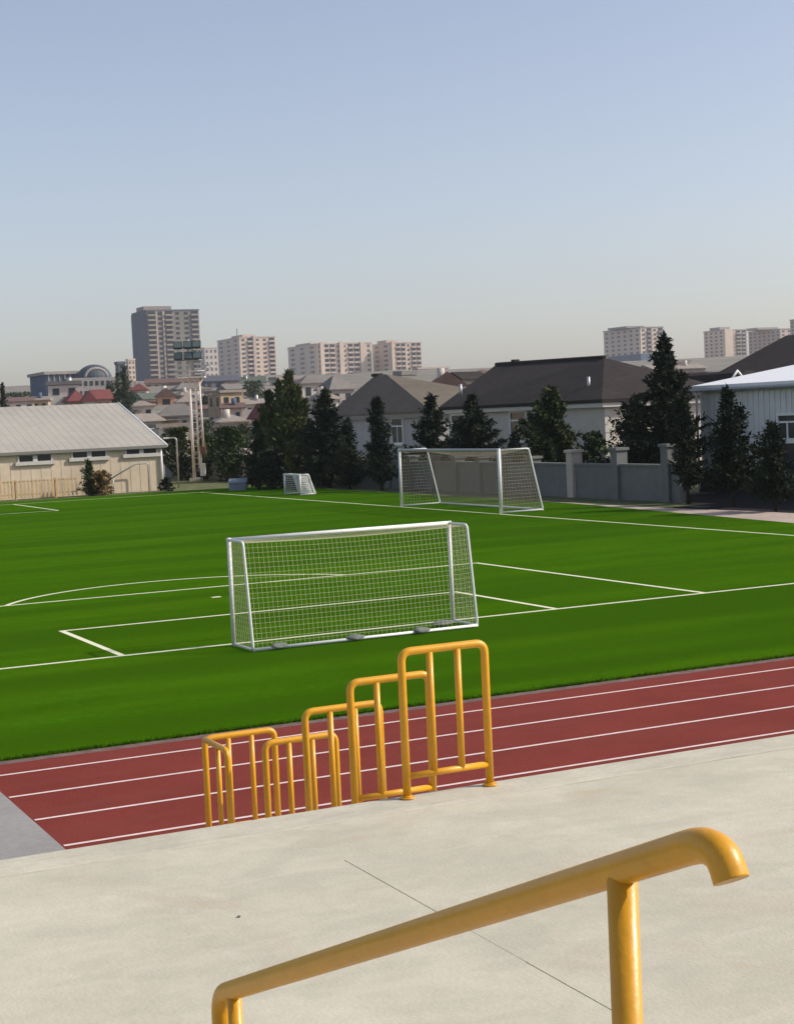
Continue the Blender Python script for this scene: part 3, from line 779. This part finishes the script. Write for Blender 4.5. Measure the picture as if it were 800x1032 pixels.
q = at(464, 392, 98); mb = MB(); mb.tube([q+Vector((0,0,-.5)), q+Vector((0,0,.3))], .1, 8); mb.build('vent_pipe', m_metal, rf)
q = r0.lerp(r1, .2); mb = MB(); mb.box((q.x-.2,q.y-.2,q.z-.2),(q.x+.2,q.y+.2,q.z+.26)); mb.build('chimney', r_dark, rf)
def wx(px, py, X): return on_x(px, py, X)
villa_window(v1, wx(523, 429, C.x), 'x', 1.7, 1.55)
villa_window(v1, wx(463, 431, C.x), 'x', 1.7, 1.5)
# quoins on the near corner
mb = MB()
for i in range(9): mb.box((C.x-.035,C.y-.035,.4+.45*i),(C.x+(.32 if i%2 else .2),C.y-.003,.75+.45*i))
mb.build('quoins', m_fascia, v1)
# olive grey roofed villa
C = at(437, 413.5, 112); ze = C.z; sL = along(C, EY, 338); sL = min(sL, 30); sR = 10
v2 = thing('villa', 'pale villa with a tall olive grey pyramid roof, behind the cypress', 'house', (C.x,C.y,0), 'villas behind the boundary wall')
mb = MB(); mb.box((C.x,C.y,-.1),(C.x+sR,C.y+sL,ze-.2)); mb.build('wall', w_villa2, v2)
cs = [Vector((C.x-.5,C.y+sL+.5,0)),Vector((C.x-.5,C.y-.5,0)),Vector((C.x+sR+.5,C.y-.5,0)),Vector((C.x+sR+.5,C.y+sL+.5,0))]
ap0 = at(379, 377.5, 128); ap1 = at(389, 377, 126)
rf2 = free_roof('roof', cs, ap0, ap1, ze, r_olive, v2)
mb = MB(); mb.box((ap0.x-.3,ap0.y-.6,ap0.z-.15),(ap0.x+.3,ap0.y+.3,ap0.z+.08)); mb.build('ridge_vent', r_dark, rf2)
mb = MB(); mb.box((C.x-.4,C.y-.4,ze-.44),(C.x-.003,C.y+sL+.4,ze-.19)); mb.build('fascia', mat('fascia_grey',(.25,.24,.23),.7), v2)
villa_window(v2, wx(401, 434, C.x), 'x', 1.7, 1.7)
# dark roof with white gable, and the big dark roof at the right
C = at(728, 384.5, 92); sR = along(C, EX, 741); 
v3 = thing('villa', 'dark roofed villa with a small white edged gable, between the spruce and the white hall', 'house', (C.x,C.y,0), 'villas behind the boundary wall')
cx = C.x+sR/2
q = at(735, 374.2, 92)
mb = MB(); mb.prism([(C.x-.1,C.y-.7,C.z-.1),(C.x+sR+.1,C.y-.7,C.z-.1),(cx,C.y-.7,q.z-.1)], (0,5,0)); mb.build('gable', r_dark, v3)
mb = MB(); mb.tube([(C.x-.2,C.y-.8,C.z-.15),(cx,C.y-.8,q.z),(C.x+sR+.2,C.y-.8,C.z-.15)], .09, 6); mb.build('bargeboard', m_white, v3)
a_ = at(664, 396, 112); rr = at(676, 386, 117); rr2 = at(738, 386.5, 97)
mb = MB()
A = Vector((C.x-1.2,C.y-.5,C.z-.9)); B = Vector((C.x-1.2,C.y+17,C.z-.9)); 
rA = Vector((C.x+3,C.y+1.5,0)); rA.z = at(715,374.2,95).z; rB = Vector((C.x+3,C.y+15,rA.z)); Cc = Vector((C.x+8,C.y-.5,C.z-.9)); Dd = Vector((C.x+8,C.y+17,C.z-.9))
mb.face((A,rA,rB,B)); mb.face((A,Cc,rA)); mb.face((Cc,Dd,rB,rA)); mb.face((B,rB,Dd)); mb.face((A,B,Dd,Cc)); mb.build('roof', r_dark, v3)
mb = MB(); mb.box((C.x-.7,C.y+.1,-.1),(C.x+7.5,C.y+16.5,C.z-.92)); mb.build('wall', w_villa, v3)
e0 = at(744, 381, 100); pk = at(812, 336, 106)
v4 = thing('villa', 'huge dark hip roof rising at the right edge behind the white hall', 'house', (e0.x+8,e0.y,0), 'villas behind the boundary wall')
ze = e0.z-1.5; xw0 = e0.x-2.; yw0 = e0.y-12; 
cs = [Vector((xw0,e0.y+6,0)),Vector((xw0,yw0,0)),Vector((xw0+19,yw0,0)),Vector((xw0+19,e0.y+6,0))]
mb = MB(); mb.box((xw0+.6,yw0+.6,-.1),(xw0+18.4,e0.y+5.4,ze-.2)); mb.build('wall', w_villa, v4)
free_roof('roof', cs, pk+Vector((0,2,0)), pk+Vector((0,-1,0)), ze, r_dark, v4)

# ------------------------------------------------------------------ boundary wall
WX = 38.9
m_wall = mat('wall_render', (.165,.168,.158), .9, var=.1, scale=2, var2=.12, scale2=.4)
m_pillar_lit = mat('pillar_render_lit', (.5,.43,.37), .85, var=.1, scale=3)  # sunlit copy of the pillar colour: sunlight put into the paler tone
bw = thing('boundary_wall', 'grey rendered boundary wall with capped pillars, running behind the far goal', 'wall', (WX, 75, 0))
mb = MB(); mb.box((WX,53.9,-.1),(WX+.25,122,1.42)); mb.build('wall_panel', m_wall, bw)
mb = MB(); mb.box((WX-.06,53.9,1.423),(WX+.31,122,1.52)); mb.build('coping', m_wall, bw)
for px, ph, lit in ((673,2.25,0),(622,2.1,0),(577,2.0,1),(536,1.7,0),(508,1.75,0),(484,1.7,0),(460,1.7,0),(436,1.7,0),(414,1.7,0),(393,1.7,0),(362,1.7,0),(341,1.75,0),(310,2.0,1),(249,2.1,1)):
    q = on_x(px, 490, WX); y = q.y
    mb = MB(); mb.box((WX-.15,y-.25,-.1),(WX+.4,y+.25,ph)); mm = m_pillar_lit if lit else m_wall
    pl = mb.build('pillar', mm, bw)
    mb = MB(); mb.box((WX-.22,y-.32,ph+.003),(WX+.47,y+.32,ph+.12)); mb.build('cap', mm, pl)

# ------------------------------------------------------------------ white hall on the right
HX = 44.3; HY = on_x(705, 391, HX).y
e = on_x(705, 391, HX); HZ = e.z
m_clad = mat('white_cladding', (.64,.64,.62), .55, var=.05, scale=2, var2=.05, scale2=.3)
m_roofw = mat('white_roof_sheet', (.8,.8,.8), .5, var=.03, scale=1)
hall = thing('metal_hall', 'white ribbed metal hall with a low white roof and dark plinth at the right edge', 'hall', (HX, HY-12, 0))
y_end = 18.
mb = MB(); mb.box((HX,y_end,-.1),(HX+16,HY,HZ-.05))
y = HY-.12
while y > y_end:
    mb.box((HX-.035,y-.06,.8),(HX-.003,y+.06,HZ-.06)); y -= .36
mb.build('wall', m_clad, hall)
mb = MB(); mb.box((HX-.22,y_end,-.1),(HX-.04,HY-.02,.95)); mb.build('band', mat('band_black',(.025,.025,.03),.8,var=.2,scale=3), hall)  # near-black strip along the foot of the hall wall
# roof slope rising away from the eave
k = on_y(800, 371, HY); sl = (k.z-HZ)/(k.x-HX)
mb = MB()
mb.prism([(HX-.3,HY+.25,HZ-.3*sl),(HX+11,HY+.25,HZ+11*sl),(HX+11,HY+.25,HZ+11*sl+.14),(HX-.3,HY+.25,HZ-.3*sl+.14)], (0,-(HY-y_end),0))
mb.prism([(HX+11,HY+.25,HZ+11*sl),(HX+22,HY+.25,HZ),(HX+22,HY+.25,HZ+.14),(HX+11,HY+.25,HZ+11*sl+.14)], (0,-(HY-y_end),0))
mb.build('roof', m_roofw, hall)
mb = MB(); mb.prism([(HX,HY-.003,HZ-.05),(HX+22,HY-.003,HZ-.05),(HX+11,HY-.003,HZ+11*sl-.01)], (0,-.15,0)); mb.build('gable', m_clad, hall)
mb = MB(); mb.tube([(HX-.33,y_end,HZ-.12),(HX-.33,HY+.2,HZ-.12)], .09, 8); mb.build('gutter', m_metal, hall)
mb = MB(); mb.tube(fillet([(HX-.33,HY-.15,HZ-.15),(HX-.3,HY-.15,HZ-.5),(HX-.3,HY-.15,.1)], .1, 3), .055, 8); mb.build('downpipe', m_white, hall)
q = on_x(795, 430, HX); villa_window(hall, Vector((HX-.035,q.y,q.z)), 'x', 1.1, .95)
q2 = on_x(794, 462, HX)
mb = MB(); mb.box((HX-.09,q.y-.62,.52),(HX-.037,q.y+.5,2.25)); dr = mb.build('door', m_dark, hall)
mb = MB(); mb.box((HX-.11,q.y+.505,.52),(HX-.037,q.y+.6,2.35)); mb.box((HX-.11,q.y-.72,.52),(HX-.037,q.y-.625,2.35)); mb.box((HX-.11,q.y-.62,2.253),(HX-.037,q.y+.5,2.35)); mb.build('door_frame', m_white, dr)

# ------------------------------------------------------------------ shed on the left
SY = 97.6; SX = 31.0
m_shedw = mat('shed_wall', (.64,.53,.385), .8, var=.06, scale=2, var2=.08, scale2=.25)
m_shedr = mat('shed_roof', (.37,.345,.295), .75, var=.06, scale=2, var2=.1, scale2=.2)
shed = thing('shed', 'long beige shed with a pale corrugated roof at the left edge of the pitch', 'shed', (10, SY, 0))
e = on_y(170, 447.5, SY); SZe = e.z
rg = on_x(115, 406, SX); RY, RZ = rg.y, rg.z
mb = MB(); mb.box((-45,SY,-.1),(SX,RY+(RY-SY),SZe-.05)); 
mb.prism([(SX,SY,SZe-.047),(SX,2*RY-SY,SZe-.047),(SX,RY,RZ-.1)], (-.2,0,0))
x = SX-.2
while x > 5: 
    mb.box((x-.05,SY-.012,.02),(x+.05,SY-.002,SZe-.3)); x -= .62
mb.build('wall', m_shedw, shed)
mb = MB(); ov = .16; s_ = (RZ-SZe)/(RY-SY)
mb.prism([(SX+.25,SY-ov,SZe-ov*s_),(SX+.25,RY,RZ),(SX+.25,2*RY-SY+ov,SZe-ov*s_),(SX+.25,2*RY-SY+ov,SZe-ov*s_-.12),(SX+.25,RY,RZ-.12),(SX+.25,SY-ov,SZe-ov*s_-.12)], (-75,0,0))
x = SX
while x > 3:
    mb.tube([(x,SY-ov,SZe-ov*s_-.008),(x,RY,RZ-.008)], .02, 5); x -= .5
mb.build('roof', m_shedr, shed)
mb = MB(); mb.box((-45,SY-ov-.12,SZe-ov*s_-.16),(SX+.25,SY-ov-.003,SZe-ov*s_+.02)); mb.build('gutter', mat('gutter_grey',(.2,.19,.17),.6), shed)
mb = MB(); mb.tube([(SX+.29,SY-ov,SZe-ov*s_-.03),(SX+.29,RY,RZ-.03)], .09, 6); mb.build('verge_trim', m_white, shed)
mb = MB(); mb.tube([(SX-.1,SY-.1,0),(SX-.1,SY-.1,SZe-.3)], .07, 8); mb.build('downpipe', m_white, shed)
for (px0, px1, py) in ((19,51,461.5),(73,106,457.3),(127,157,453.8)):
    a = on_y(px0, py, SY); b = on_y(px1, py, SY)
    z = a.z*.5+b.z*.5-.02; h_ = .36
    mb = MB(); mb.box((a.x-.25,SY-.16,z-h_/2-.22),(b.x+.25,SY-.004,z-h_/2)); mb.box(((a.x+b.x)/2-.14,SY-.1,z-h_/2),((a.x+b.x)/2+.14,SY-.004,z+h_/2))
    mb.box((a.x-.1,SY-.1,z-h_/2),(a.x,SY-.004,z+h_/2)); mb.box((b.x,SY-.1,z-h_/2),(b.x+.1,SY-.004,z+h_/2))
    w_ = mb.build('window', m_fascia, shed)
    for (u0,u1) in ((a.x,(a.x+b.x)/2-.14),((a.x+b.x)/2+.14,b.x)):
        mb = MB(); mb.box((u0,SY-.05,z-h_/2),(u1,SY-.004,z+h_/2)); mb.build('pane', m_dark, w_)
# slatted fence in front
FY = 96.0
m_slat = mat('fence_slats', (.55,.38,.2), .8, var=.15, scale=3)
fa = on_y(-25, 500, FY).x; fb = on_y(78, 495, FY).x
fence = thing('slatted_fence', 'low ochre slatted fence in front of the beige shed wall', 'fence', ((fa+fb)/2, FY, 0))
mb = MB(); 
for z in (.25, 1.02): mb.box((fa,FY,z),(fb,FY+.05,z+.07))
mb.build('rail', m_slat, fence)
mb = MB(); x = fa
while x < fb: mb.box((x,FY-.03,.08),(x+.1,FY-.003,1.15)); x += .24
mb.build('slats', m_slat, fence)
mb = MB(); x = fa
while x < fb+.1: mb.box((x-.05,FY+.053,-.1),(x+.05,FY+.15,1.2)); x += 2.4
mb.build('posts', m_slat, fence)
# pipe rail against the shed wall
a = on_y(114,481,SY-.6); b = on_y(137,467.5,SY-.6); c = on_y(149,467,SY-.6)
pr = thing('pipe_rail', 'thin grey bent pipe rail against the shed wall, right of the dry bush', 'rail', (c.x,SY-.6,0))
mb = MB(); mb.tube(fillet([(a.x,SY-.6,a.z),(b.x,SY-.6,b.z),(c.x,SY-.6,b.z),(c.x,SY-.6,-.05)], .12, 3), .04, 6); mb.build('rail', m_metal, pr)
mb = MB(); mb.tube([(a.x,SY-.6,-.05),(a.x,SY-.6,a.z)], .03, 6); mb.build('post', m_metal, pr)

# ------------------------------------------------------------------ floodlight mast
B = at(198, 485, 114); B.z = 0
m_mast = mat('mast_paint', (.8,.69,.6), .6, var=.15, scale=3)
ms = thing('floodlight_mast', 'tall pale floodlight mast with two rows of dark lamps, beside the shed', 'floodlight', B)
tt = B.dot(FH)
def my(py): return (CAM+ray(198,py)*(tt/FV.dot(FH)/1.0)).z if False else at(198,py,B.xy.dot(FV.xy)/ (FV.xy.dot(FV.xy))).z
ztop_ = my(381)
side = RH
for off, r_, zb in ((-.13,.125,0),(.28,.085,.9),(.62,.085,2.4)):
    p = B+side*off
    mb = MB(); mb.tube([p+Vector((0,0,zb-.1 if zb==0 else zb)), Vector((p.x-side.x*off*.1,p.y-side.y*off*.1,ztop_))], r_, 10, r2=r_*.8); mb.build('pole', m_mast, ms)
mb = MB(); z = 1.2
while z < ztop_-.3:
    mb.tube([B+side*-.1+Vector((0,0,z)), B+side*.32+Vector((0,0,z))], .025, 5)
    if z > 2.6:
        mb.tube([B+side*.3+Vector((0,0,z)), B+side*.6+Vector((0,0,z+.4))], .025, 5)
    z += .42
mb.build('ladder_rungs', m_mast, ms)
mb = MB(); mb.tube([B+side*-.1+Vector((0,0,ztop_)), B+side*-.1+Vector((0,0,my(342)))], .08, 8)
for zz in (my(350), my(363)): mb.tube([B-side*1.05+Vector((0,0,zz)), B+side*.8+Vector((0,0,zz))], .05, 6)
for o2 in (-.8,-.1,.52): mb.tube([B+side*o2+Vector((0,0,my(372))), B+side*o2+Vector((0,0,my(343)))], .035, 6)
mb.tube([B-side*1.2+Vector((0,0,my(374))), B+side*1.0+Vector((0,0,my(374)))], .05, 6)
mb.build('lamp_frame', m_metal, ms)
Mx = Matrix((side, FH, Vector((0,0,1)))).transposed()
mb = MB(); M4 = Mx.to_4x4(); M4.translation = B+Vector((0,0,ztop_)); mb.box((-.9,-.5,0),(1.0,.5,.1), M4)
for q0,q1 in (((-.7,0,0),(-.15,0,-1.0)),((.85,0,0),(.25,0,-1.0))): mb.tube([M4@Vector(q0), M4@Vector(q1)], .05, 6)
mb.build('platform', m_mast, ms)
m_lamp = mat('floodlight_housing', (.035,.05,.045), .4, var=.1, scale=4)
for rr_, zz in ((0, my(347.5)), (1, my(358.5))):
    for o2 in (-.8,-.1,.52):
        c = B+side*o2-FH*.25; M5 = (Mx @ Matrix.Rotation(R(-22),3,'X')).to_4x4(); M5.translation = Vector((c.x,c.y,zz))
        mb = MB(); mb.box((-.3,-.05,-.26),(.3,.16,.26), M5); mb.prism([M5@Vector(p) for p in ((-.22,.16,-.2),(.22,.16,-.2),(.22,.16,.2),(-.22,.16,.2))], Mx@Vector((0,.22,.02)))
        fl = mb.build('floodlight', m_lamp, ms)
        mb = MB(); mb.box((-.25,-.07,-.21),(.25,-.052,.21), M5); mb.build('lens', mat('lamp_lens',(.12,.15,.14),.12,spec=.8), fl)
c = B+side*.5-FH*.2
M6 = Mx.to_4x4(); M6.translation = Vector((c.x,c.y,0))
mb = MB(); mb.box((-.17,-.15,.35),(.2,.15,1.25), M6); mb.build('control_box', m_white, ms, bevel=.02)
mb = MB(); mb.box((-.1,-.12,1.9),(.3,.12,2.4), M6); mb.build('junction_box', mat('rust',(.2,.09,.05),.8,var=.3,scale=6), ms)
mb = MB(); mb.tube([M6@Vector((-.05,0,1.25)), M6@Vector((-.05,0,2.0))], .035, 6); mb.build('conduit', m_white, ms)
mb = MB(); mb.tube([B+Vector((0,0,-.1)),B+Vector((.0,0,.22))], .5, 12); mb.build('footing', m_conc, ms)
q = B+side*1.25+Vector((0,0,my(371.5)))
mb = MB(); mb.tube([B+side*.9+Vector((0,0,my(375))), q-Vector((0,0,.1)), q+Vector((0,0,.0))], .05, 6)
mb.tube([q+side*math.cos(a)*.22+Vector((0,0,math.sin(a)*.22)) for a in [math.pi*(i/8) for i in range(9)]], .05, 6); mb.build('siren_arm', m_metal, ms)

# slim lamp post by the shed corner
q = on_z(177, 491); q = Vector((SX+3.2, SY+1.5, 0)); q2 = along(Vector((0,SY+1.5,CZ)), EX, 177); q = Vector((q2, SY+1.5, 0))
lp = thing('lamp_post', 'slim grey lamp post between the shed corner and the floodlight mast', 'lamp post', q)
zt = on_y(177, 441, SY+1.5).z
mb = MB(); mb.tube(fillet([q+Vector((0,0,-.1)), q+Vector((0,0,zt)), q+Vector((0,0,zt))-side*.5], .2, 4), .05, 8); mb.build('pole', m_metal, lp)
mb = MB(); M7 = Mx.to_4x4(); M7.translation = q+Vector((0,0,zt))-side*.6; mb.box((-.25,-.1,-.06),(.1,.1,.05), M7); mb.build('lamp_head', m_white, lp, bevel=.02)

# ------------------------------------------------------------------ trees
def atg(px, t, z=0):
    p = at(px, 450, t); p.z = z; return p
def foot(px, X=37.3):
    p = on_x(px, 495, X); p.z = 0; return p
T = conifer
T('dark bushy conifer with two tips, left of the cypress', 333, 495, 394, 66, base=foot(333), dens=1.5, shape=.75, bare=.07)
T('smaller dark conifer leaning against the right of the two tipped conifer', 352, 495, 424, 42, base=foot(353), dens=1.4, shape=.8, bare=.08)
T('low dark conifer left of the two tipped conifer', 316, 495, 425, 34, base=foot(315), dens=1.4, shape=.8)
conifer('slender dark cypress in front of the olive grey roof', 385, 496, 402, 34, base=foot(385), dens=2.0, shape=.55, bare=.1, droop=-.4, name='cypress_tree')
T('spreading dark fir left of the goal, below the dark roof edge', 437, 495, 400, 92, base=foot(436, 40.9), dens=1.3, shape=1.15, mt=m_con)
T('spreading dark fir before the villa window, behind the goal crossbar', 487, 497, 399, 92, base=foot(482, 40.9), dens=1.3, shape=1.15, mt=m_con)
T('dark fir filling the gap behind the left half of the goal', 461, 497, 424, 46, base=foot(461, 40.9), dens=1.3, shape=.8)
T('greener broad conifer at the right post of the goal', 559, 499, 393, 82, base=foot(561, 40.9), dens=1.5, shape=.75, mt=m_con2)
T('lower dark conifer between the goal and the greener conifer', 519, 499, 436, 40, base=foot(518, 40.9), dens=1.4, shape=.8)
bush('low green shrub behind the boundary wall under the villa corner', 600, 490, 437, 40, t=None, base=atg(598, 77), mt=m_leaf, clumps=10, name='shrub', cat='shrub', lsz=.14)
T('tallest spruce with a ragged pointed top, left of the white hall', 676, 503, 341, 92, base=atg(673, 72), dens=1.7, shape=.9, droop=.3, bare=.1, name='spruce_tree')
T('low spreading conifer left of the tallest spruce, before the bright villa wall', 646, 503, 402, 70, base=atg(645, 71.2), dens=1.3, shape=.75)
T('narrow dark conifer squeezed between the last pillar and the white hall', 692, 506, 398, 32, base=atg(692, 64.4), dens=1.9, shape=.5, bare=.16, droop=-.1)
T('dark young conifer standing before the white hall', 737, 506, 394, 70, base=atg(737, 61.5), dens=1.6, shape=.85, bare=.16)
T('rounded dark conifer at the hall door, cut by the right edge', 778, 510, 428, 50, base=atg(780, 58), dens=1.7, shape=.6, bare=.15)
# left group
m_plume = mixcol(leafmat('leaves_plume', (.048,.064,.022)), (.1,.115,.038), .8, .42, .62)
pt = atg(289, 97)
tr = thing('broadleaf_tree', 'tall olive green tree with upright feathery plumes, centre left', 'tree', pt, 'broadleaf trees left of the conifers')
CLIP[0] = -1e9; tk = MB(); cr = MB()
tk.tube([pt+Vector((0,0,-.1)), at(289,470,97), at(288,440,97)], .2, 8, r2=.1)
for k,(px,py,w_,dt_) in enumerate(((291,376,.75,0),(281,386,.6,.5),(299,391,.7,-.4),(270,396,.55,.7),(307,404,.65,.2),(263,412,.5,-.3),(286,398,.9,-.8),(296,408,.9,.8),(275,420,.8,.2),(303,424,.8,-.6),(288,430,1.0,0))):
    tip = at(px,py,97+dt_); b0 = at(288+(px-288)*.25, 468, 97+dt_*.4)
    tk.tube([b0, b0.lerp(tip,.5), tip.lerp(b0,.12)], .06, 5, r2=.012)
    n_ = int(900*w_)
    for i in range(n_):
        f = random.random()**.8; c = b0.lerp(tip, .25+.75*f)
        rr = w_*(1-f)**.6*random.uniform(.2,1.1)+.05
        v = rv(); c = c+Vector((v.x*rr, v.y*rr, v.z*rr*.6))
        leaf(cr, c, Vector((v.x*.6,v.y*.6,.9))+rv()*.5, rv(), random.uniform(.2,.42), random.uniform(.05,.1))
tk.build('trunk', m_bark, tr); cr.build('crown', m_plume, tr)
bush('yellowish thin shrub at the foot of the olive green tree', 294, 495, 446, 26, base=atg(294, 94), mt=leafmat('leaves_yellow',(.13,.12,.04)), clumps=8, name='shrub', cat='shrub', lsz=.14)
T('grey green conifer left of the tall olive tree', 262, 494, 425, 46, base=atg(260, 98), dens=1.3, shape=.8, mt=m_con2)
bush('dark round tree right of the mast', 232, 494, 432, 56, base=atg(232, 112), mt=m_leaf, clumps=18, lsz=.18, group='broadleaf trees left of the conifers')
bush('dark low tree close to the control box of the mast', 207, 494, 440, 42, base=atg(207, 117.5), mt=m_leaf, clumps=12, lsz=.18, group='broadleaf trees left of the conifers')
bush('dark hedge like tree between the shed and the mast', 179, 494, 432, 34, base=atg(180, 117), mt=m_con2, clumps=14, lsz=.18, group='broadleaf trees left of the conifers')
bush('dark shrub behind the tiny training goal', 272, 496, 455, 44, base=atg(272, 95), mt=m_con, clumps=12, name='shrub', cat='shrub', lsz=.16)
bush('small dark spiky plant at the shed corner', 166, 494, 483, 18, base=atg(166, 99), mt=m_con, clumps=5, name='shrub', cat='shrub', lsz=.12, dens=.5)
T('young green conifer in front of the beige shed', 90, 499, 465, 26, base=atg(90, 97.8), mt=leafmat('needles_young',(.06,.075,.03)), dens=1.6, shape=.8, bare=.02, group='plants before the shed')
bush('dry yellow brown bush beside the young conifer by the shed', 100, 499, 476, 26, base=atg(101, 97.4), mt=m_dry, clumps=8, name='dry_bush', cat='shrub', lsz=.14, dens=.6, group='plants before the shed')
conifer('thin tall cypress behind the shed ridge', 126, 425, 369, 15, base=Vector((at(126,400,240).x, at(126,400,240).y, tz(240))), dens=1.0, shape=.35, bare=.03, droop=-.6, mt=m_far, name='cypress_tree', group='trees in the town')
conifer('shorter cypress left of the thin tall one behind the shed ridge', 119, 425, 376, 12, base=Vector((at(119,400,245).x, at(119,400,245).y, tz(245))), dens=1.0, shape=.4, bare=.03, droop=-.6, mt=m_far, name='cypress_tree', group='trees in the town')
conifer('dark tree tip at the left edge above the shed', 2, 425, 387, 16, base=Vector((at(2,400,180).x, at(2,400,180).y, tz(180))), dens=1.2, shape=.6, mt=m_con, group='trees in the town')
for lab, px, yt, w_, t_ in (
 ('grey green clump of trees under the pink tower block', 256, 385, 34, 340),
 ('round tree right of the orange fronted house', 190, 402, 22, 330),
 ('dark tree behind the tan brick house', 209, 400, 18, 300),
 ('distant trees left of the domed hall', 20, 397, 34, 480),
 ('tree behind the red roofs at the shed ridge', 112, 389, 16, 330),
 ('tree beside the pink house below the tall tower', 132, 396, 14, 330),
 ('tree between the white villa and the olive green tree', 303, 400, 22, 190),
 ('bushy trees under the faded pink house', 206, 424, 36, 175),
 ('bushy tree under the rough white outbuilding', 172, 432, 30, 165),
 ('dark trees below the rosy house', 247, 428, 34, 160),
 ('small tree above the brown gable between the villas', 478, 377, 14, 260)):
    bush(lab, px, 420, yt, w_, t=t_, mt=m_far, clumps=10, dens=.5, lsz=.22*t_/200, group='trees in the town', zlow=.3)
# blue lidded equipment box before the trees
q = on_z(240, 494)
eb = thing('equipment_box', 'blue lidded equipment box under the trees right of the mast', 'box', q)
M8 = Mx.to_4x4(); M8.translation = q
m_blue = mat('blue_paint', (.19,.22,.26), .6, var=.15, scale=3)
mb = MB(); mb.box((-.5,-.4,0),(.5,.4,.45), M8); mb.build('body', m_blue, eb, bevel=.02)
mb = MB(); mb.prism([M8@Vector(p) for p in ((-.55,-.46,.453),(-.55,.46,.453),(-.55,.46,.7))], Mx@Vector((1.1,0,0))); mb.build('lid', m_blue, eb)

# ------------------------------------------------------------------ light, sky, air
EL, AZ = 36., 26.       # elevation; degrees from +X towards -Y
sd = Vector((math.cos(R(EL))*math.cos(R(AZ)), -math.cos(R(EL))*math.sin(R(AZ)), math.sin(R(EL))))
sl_ = bpy.data.lights.new('sun', 'SUN'); sl_.energy = 3.5; sl_.angle = R(.55); sl_.color = (1,.93,.82)
so = bpy.data.objects.new('sun', sl_); COL.objects.link(so)
so.rotation_euler = sd.to_track_quat('Z','Y').to_euler(); so.location = (20,-20,60)
w = bpy.data.worlds.new('World'); sc.world = w; w.use_nodes = True
nt = w.node_tree; bg = nt.nodes['Background']
sky = nt.nodes.new('ShaderNodeTexSky'); sky.sky_type = 'NISHITA'; sky.sun_disc = False
sky.sun_elevation = R(EL); sky.sun_rotation = R(90+AZ)
sky.air_density = 1.0; sky.dust_density = 1.6; sky.ozone_density = 1.6; sky.altitude = 50
tn = nt.nodes.new('ShaderNodeVectorMath'); tn.operation = 'MULTIPLY'; tn.inputs[1].default_value = (1.06,.99,1.005)
hs = nt.nodes.new('ShaderNodeHueSaturation'); hs.inputs['Saturation'].default_value = .79
nt.links.new(sky.outputs['Color'], hs.inputs['Color']); nt.links.new(hs.outputs['Color'], tn.inputs[0]); nt.links.new(tn.outputs['Vector'], bg.inputs['Color']); bg.inputs['Strength'].default_value = .125
# haze
mh = bpy.data.materials.new('haze'); mh.use_nodes = True; nt = mh.node_tree
nt.nodes.remove(nt.nodes['Principled BSDF'])
pv = nt.nodes.new('ShaderNodeVolumePrincipled'); pv.inputs['Color'].default_value = (.8,.86,.95,1); pv.inputs['Density'].default_value = .00014
pv.inputs['Anisotropy'].default_value = .3
nt.links.new(pv.outputs['Volume'], nt.nodes['Material Output'].inputs['Volume'])
mb = MB(); Mh = Matrix((RH, FH, Vector((0,0,1)))).transposed().to_4x4()
mb.box((-2000,-2000,-1.2),(2000,2000,100), Mh)
hz = mb.build('haze', mh, None, kind='stuff')

sc.view_settings.view_transform = 'Standard'; sc.view_settings.look = 'None'
sc.view_settings.exposure = .28; sc.view_settings.gamma = 1
sc.cycles.volume_bounces = 1; sc.cycles.max_bounces = 8
sc.cycles.use_denoising = True
